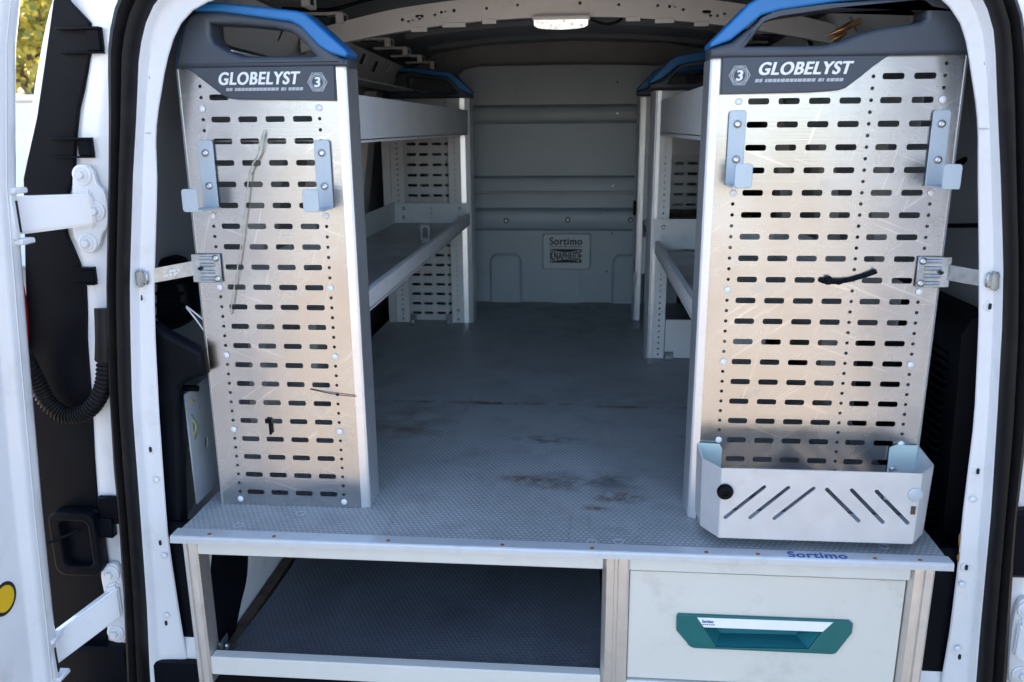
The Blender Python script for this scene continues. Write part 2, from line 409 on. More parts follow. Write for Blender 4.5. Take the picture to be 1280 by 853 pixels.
rivet_me = lathe([(.0056, 0), (.0056, .0008), (.0045, .0019), (.0022, .0026), (.0004, .0028)], 14)
screw_me = lathe([(.0062, 0), (.0062, .0015), (.0050, .0036), (.0030, .0044), (.0029, .0024), (.0004, .0022)], 14)
bolt_me = join([lathe([(.0115, 0), (.0115, .002), (.0108, .003), (.0080, .003)], 20), lathe([(.0072, .002), (.0072, .0085), (.0062, .0100), (.0003, .0100)], 6)])
plug_me = lathe([(.0042, -.001), (.0042, .0002), (.0003, .0004)], 12)
rivet_hole_me = lathe([(.0035, -.001), (.0035, .0004), (.0003, .0005)], 12)

# ------------------------------------------------------------ ground
gm = raw([(-300, -300, -.8), (300, -300, -.8), (300, 300, -.8), (-300, 300, -.8)], [(0, 1, 2, 3)])
g = link('ground', gm, groundm); g['kind'] = 'structure'

# ------------------------------------------------------------ the van
van = thing('cargo_van', 'white cargo van seen from behind with both rear doors open', 'van', (0, 0, -.8))

def lerp_poly(pts, n):
    L = [0]
    for a, b in zip(pts, pts[1:]): L.append(L[-1]+math.dist(a, b))
    o = []
    for k in range(n+1):
        s = L[-1]*k/n; i = 0
        while i < len(L)-2 and L[i+1] < s: i += 1
        t = (s-L[i])/max(1e-9, L[i+1]-L[i]); o.append(tuple(pts[i][j]+(pts[i+1][j]-pts[i][j])*t for j in range(len(pts[i]))))
    return o
def path(lower, arch, n1=26, n2=30): return lerp_poly(lower, n1) + lerp_poly(arch, n2)[1:]
Li = path([(-.6877, -.5815), (-.6898, -.357), (-.6962, -.1935), (-.6994, -.0427), (-.6962, .0332), (-.6877, .1967), (-.677, .3432), (-.6674, .434), (-.6513, .5377), (-.6417, .6051)],
          [(-.6417, .6051), (-.6364, .6692), (-.6299, .7013), (-.6193, .7355), (-.6096, .7686), (-.5989, .7975), (-.5872, .8221), (-.5722, .8435), (-.5551, .8584), (-.5305, .8702), (-.4974, .8787), (-.4311, .8894), (-.2708, .9001), (-.0035, .9044)])
Lo = path([(-.7625, -.5815), (-.7572, -.3367), (-.7433, -.171), (-.7315, .0257), (-.7208, .2192), (-.7069, .3507), (-.6962, .4394), (-.6684, .6104)],
          [(-.6684, .6104), (-.6513, .7013), (-.6364, .7868), (-.6246, .8274), (-.6075, .8595), (-.5808, .8862), (-.5434, .9065), (-.4846, .9215), (-.2708, .9386), (-.0035, .9429)])
Ls = path([(-.8053, -.5815), (-.7914, -.3303), (-.7732, -.1422), (-.7604, .0278), (-.7582, .1016), (-.7422, .2993), (-.7262, .433), (-.6973, .6158)],
          [(-.6973, .6158), (-.6855, .7013), (-.6748, .7975), (-.662, .8488), (-.6406, .8862), (-.6075, .9172), (-.5594, .9407), (-.4846, .96), (-.2708, .9792), (-.0035, .9835)])
Ri = path([(.6806, -.5815), (.6935, -.3143), (.6967, -.1764), (.6945, -.047), (.6903, .0524), (.6871, .2202), (.6742, .3699), (.6614, .4715), (.6422, .6051)],
          [(.6422, .6051), (.6336, .6746), (.6251, .712), (.6154, .7451), (.6026, .7922), (.5866, .8274), (.5631, .8531), (.531, .8723), (.4829, .8852), (.4241, .8937), (.2637, .9012), (-.0035, .9044)])
Ro = path([(.7555, -.5815), (.7426, -.2822), (.7341, -.1528), (.7223, .0695), (.7095, .232), (.6956, .3902), (.6849, .4768), (.6635, .6051)],
          [(.6635, .6051), (.6443, .712), (.6283, .8028), (.6101, .8456), (.5866, .8766), (.547, .9023), (.4775, .9215), (.2637, .9386), (-.0035, .9429)])
Rs = path([(.7982, -.5815), (.7843, -.2715), (.7683, -.1058), (.7533, .0599), (.748, .2202), (.7341, .3592), (.7127, .4875), (.6913, .6158)],
          [(.6913, .6158), (.6806, .7013), (.6668, .7815), (.6507, .8349), (.6293, .8745), (.5951, .913), (.5524, .9386), (.4775, .96), (.2637, .9792), (-.0035, .9835)])
def ring(L, Rr): return L + Rr[::-1][1:]
I, O, S = ring(Li, Ri), ring(Lo, Ro), ring(Ls, Rs)
def strip_ring(A, B, prof, close=True):
    """prof: list of (t between A and B, y); a closed section swept along the door opening"""
    v = []; f = []; n = len(prof); N = len(A)
    for a, b in zip(A, B):
        for t, y in prof: v.append((a[0]+(b[0]-a[0])*t, y, a[1]+(b[1]-a[1])*t))
    for i in range(N-1):
        for k in range(n if close else n-1):
            f.append((i*n+k, i*n+(k+1) % n, (i+1)*n+(k+1) % n, (i+1)*n+k))
    if close: f += [tuple(range(n)), tuple(range((N-1)*n, N*n))]
    return raw(v, f)
frame_me = strip_ring(I, O, [(.0, .080), (.04, .0775), (.2, .0765), (.5, .0755), (.76, .073), (.86, .068), (.93, .058), (1.0, .055), (1.05, .105), (.5, .086), (.05, .083)])
frame = link('door_frame', frame_me, white, van, 40)
seal_me = strip_ring(O, S, [(-.02, .059), (.06, .041), (.18, .031), (.32, .029), (.42, .036), (.48, .040), (.54, .035), (.70, .025), (.86, .028), (1.0, .045), (1.02, .065), (.0, .065)])
link('door_seal', seal_me, rubber, van, 60)
# dimples, studs and slots stamped into the frame
stamp('stud', rivet_me, [(x, .072, z) for x, z in ((-.7048, .0727), (-.7069, -.078), (-.7176, -.2031), (.6999, .0813), (.702, -.0759), (.7106, -.1999))], white, frame)
hole_me = sheetme(slot(0, 0, .0045, .010, n=3), [], .002)
stamp('slot_hole', hole_me, [(x, .0745, z) for x, z in ((-.6342, .7633), (-.6428, .7334), (-.6909, .4062), (-.7091, .1304), (-.7133, -.0534), (-.7219, -.2213), (.6293, .7676), (.6368, .7387), (.6839, .4062), (.702, .1304), (.7063, -.0449), (.717, -.218))], dark, frame)
stamp('weld_dimple', lathe([(.0095, -.001), (.0095, .0004), (.0088, .0012), (.006, .0014), (.0055, .0004), (.0003, .0003)], 18), [(-.6909, .0755, .4068), (.6839, .0755, .4068), (-.7096, .0755, .1304), (.7026, .0755, .1304), (.7068, .0755, -.0449)], white, frame)
sheet('rust_patch', smooth_poly([(.6892, -.0256), (.6978, -.0149), (.702, -.0235), (.701, -.0363), (.6935, -.0385)]), [], .0012, rustm, frame, at=.0788)
sheet('rust_patch', smooth_poly([(.6887, .0129), (.6924, .0171), (.6945, -.0085), (.6913, -.0107)]), [], .0010, rustm, frame, at=.0798)
for sx, z in ((-1, .6755), (1, .6730)):       # seam across each pillar head
    xa = -.641 if sx < 0 else .633; xb = -.6545 if sx < 0 else .6485
    box('weld_seam', (min(xa, xb), max(xa, xb),   .0735, .0775, z, z+.0013), greyprint, frame, 0)

# outer body corner on each side: hinge gutter, black trim, lamp
outL = [(-.9656, -.5815), (-.9581, -.2287), (-.9442, .0171), (-.9175, .3271), (-.8929, .5409), (-.8747, .6585), (-.848, .7494), (-.8106, .851), (-.7732, .9258), (-.7091, .9899), (-.5915, 1.0327), (-.3242, 1.0754), (-.0035, 1.0968)]
def gutter(sgn):
    A = Ls if sgn < 0 else Rs
    B = lerp_poly([(p[0]*(-sgn), p[1]) for p in outL[:6]], 26) + lerp_poly([(p[0]*(-sgn), p[1]) for p in outL[5:]], 30)[1:]
    me = strip_ring(A, B, [(-.15, .067), (.03, .065), (.25, .069), (.6, .085), (.93, .097), (.985, .103), (1, .115), (1, .19), (.9, .19), (.55, .12), (-.10, .085)])
    return link('body_corner', me, white, van, 40)
gutter(-1); gutter(1)
trimL = [(-.762, .905), (-.7480, .905), (-.7454, .8755), (-.7165, .8435), (-.7165, .8082), (-.724, .7911), (-.7411, .7441), (-.754, .7141), (-.7646, .6746), (-.7753, .6211), (-.7892, .5858), (-.8074, .5463), (-.8042, .511), (-.7892, .464), (-.7828, .4244), (-.7871, .3806), (-.7946, .3325), (-.8021, .2202), (-.8127, .1133), (-.8202, .0171), (-.8288, -.1005), (-.8395, -.2608), (-.8534, -.4105), (-.9620, -.4105), (-.9530, -.233), (-.940, .0129), (-.9116, .2737), (-.8886, .4447), (-.8654, .6051), (-.8529, .6372), (-.8267, .7013), (-.795, .80)]
for sgn in (-1, 1):
    pts = [(-sgn*x, z) for x, z in trimL]
    t = sheet('corner_trim', pts, [], .010, blackpl, van, at=.073, bev=.003, seg=2)
    for (x0, x1, z0, z1) in ((-.765, -.696, .797, .836), (-.803, -.735, .638, .670), (-.797, -.760, .430, .460)):
        a, b2 = sorted((-sgn*x0, -sgn*x1)); hd = (a+b2)/2
        link('clip', join([boxme(a, b2, .055, .069, z1-.004, z1, .001), boxme(a, b2, .057, .069, z0, z0+.003, .001),
             boxme(min(-sgn*x1, -sgn*x1+sgn*.024), max(-sgn*x1, -sgn*x1+sgn*.024),   .0585, .071, z0+.002, z1-.002, .003),
             ]), blackpl, t)
    box('bumper_end', (*sorted((-sgn*-.79, -sgn*-.95)), .045, .085, -.52, -.262), blackpl, van, .006)
    lm = [(-sgn*x, z) for x, z in ((-.905, .48), (-.893, .44), (-.892, .38), (-.902, .31), (-.93, .29), (-.94, .34), (-.935, .42), (-.92, .48))]
    sheet('tail_lamp', smooth_poly(lm, 1), [], .03, redlens, van, at=.058, bev=.006, seg=2)

# hinges
h1 = [(-.77, .6158), (-.7625, .6275), (-.7454, .6297), (-.7336, .6179), (-.7315, .5965), (-.7165, .5837), (-.7197, .5303), (-.7336, .5164), (-.7401, .4982), (-.7518, .4832), (-.7689, .4854), (-.7775, .5003), (-.786, .5164), (-.7753, .5837)]
h2 = [(-.8256, -.1058), (-.8127, -.0898), (-.7924, -.0855), (-.785, -.1037), (-.7839, -.1422), (-.7871, -.2009), (-.7924, -.248), (-.8074, -.2565), (-.8256, -.2501), (-.8288, -.2234), (-.8213, -.186), (-.8234, -.1486)]
def hexa(p0, p1, h0, h1_, t0, t1):
    """tapered arm between two points; h: half heights, t: thickness towards the camera"""
    a, b2 = Vector(p0), Vector(p1); d = (b2-a).normalized(); nrm = Vector((d.y, -d.x, 0)).normalized()
    v = []
    for p, h, t in ((a, h0, t0), (b2, h1_, t1)):
        for sz, st in ((-1, -1), (1, -1), (1, 1), (-1, 1)): v.append(p + Vector((0, 0, sz*h)) + nrm*st*t/2)
    me = raw(v, [(0, 1, 2, 3), (4, 5, 6, 7), (0, 1, 5, 4), (1, 2, 6, 5), (2, 3, 7, 6), (3, 0, 4, 7)])
    bm = bmesh.new(); bm.from_mesh(me); bmesh.ops.bevel(bm, geom=bm.edges[:], offset=.004, segments=2, affect='EDGES'); bm.to_mesh(me); bm.free(); return me
for sgn in (-1, 1):
    for hp, bolts, a0, a1, hh0, hh1 in ((h1, [(-.7529, .6115), (-.7379, .5538), (-.7593, .5014)], (-.742, .055, .557), (-.838, -.012, .553), .025, .030),
                                       (h2, [(-.8031, -.1079), (-.8106, -.2319)], (-.793, .055, -.160), (-.893, -.008, -.228), .030, .030)):
        hg = sheet('hinge', smooth_poly([(-sgn*x, z) for x, z in hp], 2), [], .010, white, van, at=.059, bev=.003, seg=2)
        f = lambda p: (-sgn*p[0], p[1], p[2])
        link('hinge_arm', join([hexa(f(a0), f(a1), hh0, hh1, .022, .020), hexa(f(a0), f((a0[0]-.02, a0[1]-.006, a0[2])), hh0+.008, hh0, .014, .014)]), white, hg, 40)
        stamp('washer', lathe([(.0165, -.002), (.0165, .002), (.0150, .0034), (.0117, .0036), (.0112, .001)], 20), [(-sgn*x, .054, z) for x, z in bolts], white, hg)
        stamp('bolt', bolt_me, [(-sgn*x, .053, z) for x, z in bolts], white, hg)
# square rubber stop low in the left gutter
st0 = link('rubber_stop', join([sheetme(slot(-.853, -.042, .088, .126, .02, 4), [slot(-.849, -.040, .052, .088, .010, 4)], .03, at=.050, bev=.004, seg=2), boxme(-.883, -.820, .050, .064, -.098, .014, .002), boxme(-.818, -.785, .048, .064, -.034, .004, .003), boxme(-.812, -.772, .055, .066, -.01, .045, .004)]), blackpl, van, 40)
link('pin', tubeme([(-.898, .03, -.036), (-.845, .045, -.018)], .003, 6), blackpl, st0, 40)

# the two rear doors, open at a right angle
box('lamp_plug', (.748, .86, .045, .075, -.048, .074), blackpl, van, .008)
def door(sgn):
    prof_z = [(-.62, -.884), (-.36, -.872), (-.22, -.863), (-.154, -.859), (.071, -.845), (.355, -.823), (.601, -.802), (.720, -.782), (.80, -.768), (.90, -.74), (1.02, -.69)]
    sec = [(-.075, -.03), (-.012, -.03), (-.004, -.034), (0, -.042), (0, -.070), (-.004, -.076), (-.014, -.082), (-.017, -.088), (-.017, -.70), (0, -.72), (0, -.76), (-.07, -.76)]
    v = []; f = []; n = len(sec)
    for z, x in prof_z:
        for dx, y in sec: v.append((-sgn*(x+dx), y, z))
    for i in range(len(prof_z)-1):
        for k in range(n): f.append((i*n+k, i*n+(k+1) % n, (i+1)*n+(k+1) % n, (i+1)*n+k))
    f += [tuple(range(n)), tuple(range((len(prof_z)-1)*n, len(prof_z)*n))]
    return link('rear_door', raw(v, f), white, van, 40)
dl = door(-1); dr = door(1)
for d_, sg_ in ((dl, 1), (dr, -1)):
    for zc, xx in ((.555, -.806), (-.222, -.866)):     # sockets where the hinge arms enter the doors
        link('hinge_socket', join([boxme(*sorted((sg_*(xx-.01), sg_*(xx+.009))), -.052, -.020, zc+.034, zc+.043, .002), boxme(*sorted((sg_*(xx-.01), sg_*(xx+.009))), -.052, -.020, zc-.043, zc-.034, .002), boxme(*sorted((sg_*(xx-.01), sg_*(xx+.004))), -.056, -.045, zc-.034, zc+.034, .002)]), white, d_, 40)
        box('socket_gap', (*sorted((sg_*(xx-.002), sg_*(xx+.0055))), -.0465, -.0435, zc-.024, zc+.024), dark, d_, 0)
    v = []; f = []                                    # bead of seam sealer down the inner edge
    pz = [(-.60, -.8826), (-.22, -.863), (.071, -.845), (.355, -.823), (.601, -.802), (.720, -.782), (.80, -.768), (.90, -.74)]
    link('seam_bead', tubeme([(sg_*(x-.002), -.060, z) for z, x in pz], .0030, 6), white, d_, 50)
    link('rubber_buffer', join([boxme(*sorted((sg_*-.840, sg_*-.829)), -.118, -.104, z, z+.012, .003) for z in (.43, .448, .466, .484, .502)]), rubber, d_)
st = link('round_sticker', lathe([(.0275, 0), (.0275, .0007), (.0003, .0007)], 32), ink, dl, 40); st.location = (-.8682, -.130, -.048); st.rotation_euler = (0, 0, R(90))
st2 = link('sticker_face', lathe([(.0215, 0), (.0215, .0007), (.0003, .0007)], 32), yellow, dl, 40); st2.location = (-.8674, -.130, -.048); st2.rotation_euler = (0, 0, R(90))

# body shell: sides, roof, floor pan
inn = [(-.79, -.32), (-.775, .0), (-.755, .35), (-.715, .62), (-.675, .80), (-.615, .90), (-.52, .955), (-.35, .982), (0, .995)]
out = [(-.966, -.58), (-.944, .017), (-.917, .327), (-.874, .658), (-.811, .851), (-.752, .955), (-.59, 1.035), (-.324, 1.075), (0, 1.097)]
def shell(ii, oo, y0, y1):
    pr = list(ii) + list(reversed(oo)); n = len(pr)
    v = [(x, y0, z) for x, z in pr] + [(x, y1, z) for x, z in pr]
    f = [(i, (i+1) % n, n+(i+1) % n, n+i) for i in range(n)]; k = len(ii)
    for b0 in (0, n): f += [(b0+i, b0+i+1, b0+n-2-i, b0+n-1-i) for i in range(k-1)]
    return raw(v, f)
mir = lambda L: [(-x, z) for x, z in L]
link('side_panel', shell(inn[:6], out[:6], .18, 2.9), lining, van, 30)
link('side_panel', shell(mir(inn[:6]), mir(out[:6]), .18, 2.9), lining, van, 30)
link('roof', shell(inn[5:] + mir(inn[5:-1])[::-1], out[5:] + mir(out[5:-1])[::-1], .10, 2.9), roofm, van, 30)
box('floor_pan', (-.90, .90, .06, 2.9, -.42, -.300), blackpl, van, .004)
box('front_closing_wall', (-.93, .93, 2.9, 2.95, -.50, 1.09), lining, van, .0)
link('bumper', join([boxme(-.95, .95, -.02, .12, -.66, -.40, .02, 3)]), blackpl, van, 40)

# cross bow under the roof with its stamped holes, and the courtesy lamp
def bowz(x): return .937 - .20*x*x*1.0
N = 40; xs = [-.56+1.12*k/N for k in range(N+1)]
top = [(x, bowz(x)+.012-.04*max(0, abs(x)-.35)) for x in xs]; bot = [(x, bowz(x)-.034) for x in xs]
hl = [slot(x, bowz(x)-z, wd, h) for x, z, wd, h in ((-.335, .012, .007, .007), (-.322, .017, .006, .006), (-.312, .016, .004, .004), (-.265, .012, .006, .006), (-.251, .008, .006, .006), (-.242, .008, .004, .004), (-.224, .008, .007, .007), (-.155, .010, .006, .006), (-.09, .008, .006, .006), (.04, .008, .007, .007), (.12, .010, .006, .006), (.20, .008, .006, .006), (.224, .008, .006, .006), (.235, .008, .004, .004), (.252, .012, .006, .006), (.30, .012, .018, .007), (.308, .018, .006, .006), (.322, .017, .006, .006), (.336, .012, .006, .006), (-.298, .010, .018, .006), (-.298, .014, .008, .008))]
bow = sheet('roof_bow', top + bot[::-1], hl, .004, inwhite, van, at=.6)
v = []; f = []
for x, z in bot: v += [(x, .602, z), (x, .66, z+.006), (x, .66, z+.030), (x, .602, z+.03)]
for i in range(N): f += [(i*4+k, i*4+k+1, i*4+4+k+1, i*4+4+k) for k in range(3)]
link('bow_flange', raw(v, f), inwhite, bow, 30)
for x, wd in ((-.30, .035), (-.225, .05), (-.15, .03), (.15, .03), (.215, .04), (.29, .03)):
    box('bow_tab', (x-wd/2, x+wd/2, .596, .6005, bowz(x)-.041, bowz(x)-.031), inwhite, bow, .001)
tube('lamp_lead', catmull([(.062, .60, .897), (.085, .60, .889), (.105, .602, .888), (.122, .604, .894), (.13, .61, .905)], 6), .0028, blackpl, bow, 8)
tube('lamp_lead', catmull([(-.53, .42, .905), (-.50, .52, .915), (-.47, .58, .925), (-.40, .60, .946), (-.36, .62, .95)], 6), .004, blackpl, bow, 8)
lampd = link('courtesy_lamp', join([boxme(-.059, .061, .583, .612, .896, .9045, .002)]), inwhite, van)
v = []; f = []; nn = 14
for i in range(nn+1):
    x = -.055+.112*i/nn; e = math.sqrt(max(0, 1-((x-.001)/.057)**2)) ; d = .006+.012*e**.6
    v += [(x, .588, .8955), (x, .586, .8955-d*.7), (x, .594, .8955-d), (x, .609, .8955-d*.8), (x, .610, .8955)]
for i in range(nn): f += [(i*5+k, i*5+(k+1) % 5, i*5+5+(k+1) % 5, i*5+5+k) for k in range(5)]
f += [tuple(range(5)), tuple(range(nn*5, nn*5+5))]
link('lamp_lens', raw(v, f), lens, lampd, 30)
# roof rails with cut-outs on both sides, ribs behind
for sgn in (-1, 1):
    hs = [slot(.50+.16*k, .868-(.01 if k % 2 else 0), .05 if k % 3 else .02, .030, .008) for k in range(9)]
    pl = sheetme([(.14, .83), (1.9, .80), (1.9, .875), (.14, .91)], hs, .004, 'YZ', 0)
    for q in pl.vertices: q.co.x += -sgn*(-.565) + sgn*0 + (-sgn)*(-(q.co.z-.87)*.55)*(-1)
    rl = link('roof_rail', pl, inwhite, van)
    link('rail_lip', join([boxme(*sorted((sgn*.60, sgn*.52)), .14, 1.9, .800, .806, .001)]), inwhite, rl)
    for k in range(7):      # gussets between the rail and the roof
        y = .36+.22*k
        link('gusset', join([boxme(*sorted((sgn*.56, sgn*.46)), y, y+.05, .918-.004*k, .924-.004*k, .002), boxme(*sorted((sgn*.475, sgn*.46)), y, y+.05, .90-.004*k, .922-.004*k, .002)]), inwhite, rl)
        box('recess', (*sorted((sgn*.545, sgn*.500)), y+.016, y+.034, .9165-.004*k, .9178-.004*k), dark, rl, 0)
        box('recess', (*sorted((sgn*.4598, sgn*.4590)), y+.012, y+.030, .905-.004*k, .917-.004*k), dark, rl, 0)
    for y in (.72, 1.12, 1.62):      # upright body ribs on the side walls
        rb = [(sgn*.775, -.1), (sgn*.752, .35), (sgn*.712, .62), (sgn*.672, .80)]
        v = []; f = []
        for x, z in rb: v += [(x+sgn*.01, y-.06, z), (x-sgn*.035, y-.045, z), (x-sgn*.035, y+.045, z), (x+sgn*.01, y+.06, z)]
        for i in range(3): f += [(i*4+k, i*4+k+1, i*4+4+k+1, i*4+4+k) for k in range(3)]
        link('body_rib', raw(v, f), inwhite, van, 30)
for y in (1.05, 1.45, 1.85):         # faint roof stiffeners
    v = []; f = []
    for k in range(21):
        x = -.5+1.0*k/20; z = .990-.14*x*x
        v += [(x, y-.05, z+.006), (x, y-.032, z-.009), (x, y+.032, z-.009), (x, y+.05, z+.006)]
    for i in range(20): f += [(i*4+k, i*4+k+1, i*4+4+k+1, i*4+4+k) for k in range(3)]
    link('roof_stiffener', raw(v, f), roofm, van, 30)
# added orange strip, shaped to imitate a warm glint under the roof at right
cs = tube('glint_strip', catmull([(.505, .46, .843), (.53, .45, .853), (.555, .45, .866), (.588, .45, .880)], 6), [.0015+.0050*math.sin(math.pi*k/18)**1.2 for k in range(19)], glintm, van)
tube('glint_end', catmull([(.512, .452, .833), (.525, .450, .840), (.540, .448, .847)], 6), [.0015+.0035*math.sin(math.pi*k/12) for k in range(13)], glintm, cs)
# wheel arches under the deck
for sgn in (-1, 1):
    v = []; f = []; n = 24
    for k in range(n+1):
        a = math.pi*k/n; yy = .92-.84*math.cos(a); zz = -.30+.27*math.sin(a)
        for x, dr_ in ((.80, 1), (.64, 1), (.632, .985), (.622, .95), (.619, .90)):
            v.append((sgn*x, .92+(yy-.92)*dr_, -.30+(zz+.30)*dr_))
    for i in range(n): f += [(i*5+k, i*5+k+1, i*5+6+k, i*5+5+k) for k in range(4)]
    f.append(tuple(i*5+4 for i in range(n+1)))
    link('wheel_arch', raw(v, f), white, van, 35)
# plastic mouldings at the sides just inside the opening
pod = sheet('jack_pod', smooth_poly([(-.77, .43), (-.735, .450), (-.708, .440), (-.690, .395), (-.686, .345), (-.70, .325), (-.73, .305), (-.77, .305)], 1), [], .07, blackpl, van, at=.27, bev=.018, seg=3)
for k in range(4): box('pod_rib', (-.76, -.70+.002*k, .226, .236, .335+.022*k, .340+.022*k), blackpl, pod, .001)
pr = [(-.76, .365), (-.690, .355), (-.668, .338), (-.609, .305), (-.607, .262), (-.640, .250), (-.660, .236), (-.669, .12), (-.679, -.007), (-.700, -.25), (-.76, -.25)]
sheet('side_moulding', pr, [], .03, blackpl, van, at=.115, bev=.010, seg=3)
sheet('lower_moulding', smooth_poly([(.045, -.30), (.045, -.02), (.20, -.02), (.219, -.12), (.213, -.155), (.195, -.200), (.150, -.235), (.10, -.30)], 1), [], .03, blackpl, van, 'YZ', -.625, bev=.004)
pt = sheet('side_bracket_plate', [(.13, -.0), (.13, .215), (.36, .225), (.36, -.0)], [slot(.145, .17, .006, .010), slot(.16, .195, .008, .005), slot(.18, .175, .006, .006), slot(.15, .14, .006, .006), slot(.15, .05, .006, .006), slot(.19, .10, .014, .024), slot(.2, .19, .006, .006)], .003, sidem, van, 'YZ', -.664)
def moulding_r():
    v = []; f = []; zs = [(-.30, .715), (.05, .712), (.25, .705), (.33, .700), (.36, .715), (.37, .78)]
    for z, x in zs: v += [(x+.10, .16, z), (x, .19, z), (x+.012, .42, z), (x+.012, .75, z), (x+.10, .75, z)]
    for i in range(len(zs)-1): f += [(i*5+k, i*5+k+1, i*5+6+k, i*5+5+k) for k in range(4)]
    f.append(tuple((len(zs)-1)*5+k for k in range(5)))
    o = link('side_moulding', raw(v, f), blackpl, van, 35)
    for k in range(24):
        z = -.10+.0165*k; box('moulding_rib', (.7015, .720, .24, .46, z, z+.006), blackpl, o, .001)
moulding_r()
tube('window_strut', [(.745, .22, .655), (.70, .34, .60), (.66, .42, .575)], .006, blackpl, van)
tube('window_strut', [(.73, .22, .515), (.69, .34, .500), (.65, .42, .488)], .004, blackpl, van)

# ------------------------------------------------------------ corrugated cable gaiter between body and left door
hp = catmull([(-.876, -.005, .345), (-.877, .020, .309), (-.875, .036, .266), (-.866, .042, .230), (-.841, .043, .206), (-.811, .043, .205), (-.783, .043, .223), (-.760, .043, .259), (-.750, .043, .302), (-.744, .045, .345), (-.743, .052, .392)], 22)
rad = []
for i in range(len(hp)):
    t = i/(len(hp)-1)
    rad.append(.0175 if t > .80 else .0135+.0016*math.copysign(1, math.sin(i*2*math.pi/4.0+.3)))
tag(tube('cable_gaiter', hp, rad, rubber, None, 14), 'black corrugated rubber cable hose hanging in a loop beside the left door', 'cable hose')

# ------------------------------------------------------------ bulkhead
bh = thing('bulkhead', 'grey sheet metal bulkhead closing off the far end of the load space', 'bulkhead', (0, 2, 0))
v = []; f = []
arch = [(-.43, -.30), (-.43, .845), (-.422, .873), (-.40, .892), (-.36, .902), (0, .905), (.36, .897), (.40, .885), (.422, .865), (.43, .84), (.43, -.30)]
sheet('panel', arch, [], .01, bulkm, bh, at=2.006)
sheet('upper_panel', [(-.80, .80), (-.80, 1.0), (.80, 1.0), (.80, .80)], [], .01, roofm, bh, at=2.07)
def rib(z0, z1, d, m=bulkm):
    v = []; f = []
    pf = [(0, z0), (.35*d, z0+.003), (.85*d, z0+.009), (d, z0+.014), (d*.9, (z0+z1)/2), (d, z1-.014), (.85*d, z1-.009), (.35*d, z1-.003), (0, z1)]; n = len(pf)
    for x in (-.425, .425): v += [(x, 2.001-a, z) for a, z in pf]
    f = [(k, k+1, n+k+1, n+k) for k in range(n-1)] + [tuple(range(n)), tuple(range(n, 2*n))]
    return link('rib', raw(v, f), m, bh, 50)
rib(.692, .762, .026); rb1 = rib(.428, .498, .030); rib(.285, .375, .030)
link('groove_lip', boxme(-.424, .424, 1.966, 2.0, .484, .492, .003), bulkm, rb1); link('groove_lip', boxme(-.424, .424, 1.968, 2.0, .430, .440, .003), bulkm, rb1)
for xc in (-.250, .235, .0): 
    wd = .128 if xc else .11
    if xc: me = sheetme(slot(xc, .045, wd, .30, .035, 5), [], .030, at=1.999, bev=.011, seg=3)
    else: me = boxme(-.060, .048, 1.985, 2.004, -.1, .136, .005, 2)
    link('embossed_pad', me, bulkm, bh, 40)
sg = sheet('sign_plate', slot(-.009, .2055, .190, .142, .012, 4), [], .022, bulkm, bh, at=1.992, bev=.006, seg=3)
sg.data.materials[0] = signm
yS = 1.9805
text('lettering', 'Sortimo', -.076, .052, .232, .262, yS, ink, sg, 0, .008, heavy=.024)
box('rule', (-.075, -.022, yS-.0008, yS+.001, .2245, .2265), ink, sg, 0); box('rule', (-.002, .052, yS-.0008, yS+.001, .2245, .2265), ink, sg, 0)
text('lettering', 'by', -.019, -.005, .222, .230, yS, ink, sg, 0, .03)
text('lettering', 'KNAPHEIDE', -.073, .051, .165, .213, yS, ink, sg, 0, .01, heavy=.03, warp=lambda a, b: .5+(b-.5)*(.50+.50*abs(2*a-1)**1.5))
cv = lambda s: [(-.077+.132*k/16, .189+s*(.027 if True else 0)) for k in range(17)] + [(.055-.132*k/16, .189+s*(.0140+.0125*abs(2*(k/16)-1)**1.5)) for k in range(17)]
sheet('logo_bar', cv(1), [], .0015, ink, sg, at=yS); sheet('logo_bar', cv(-1), [], .0015, ink, sg, at=yS)
stamp('screw', screw_me, [(x, y, z) for x, y, z in ((-.245, 1.9735, .328), (-.006, 1.9735, .331), (.236, 1.9735, .331), (.175, 1.977, .727), (.165, 1.973, .462))], screwm, bh)
stamp('screw_cup', lathe([(.010, -.002), (.010, .0012), (.0068, .0016), (.0066, .0002), (.0003, .0002)], 16), [(-.245, 1.974, .328), (-.006, 1.974, .331), (.236, 1.974, .331)], ink, bh)
stamp('hole', rivet_hole_me, [(.175, 2.0, .84), (.168, 2.0, .275), (.150, 2.0, .125)], dark, bh)

# ------------------------------------------------------------ raised deck over a lower shelf
dk = thing('raised_deck', 'raised load deck with studded dark grey rubber mat and aluminium front edge', 'deck', (0, 0, 0))
dpts = [(-.628, .028), (.626, .022), (.648, .03), (.650, .10), (.650, 2.0), (-.650, 2.0), (-.650, .40), (-.645, .08), (-.6475, .018)]
sheet('floor_mat', dpts, [], .016, floorm, dk, 'XY', at=-.0085)
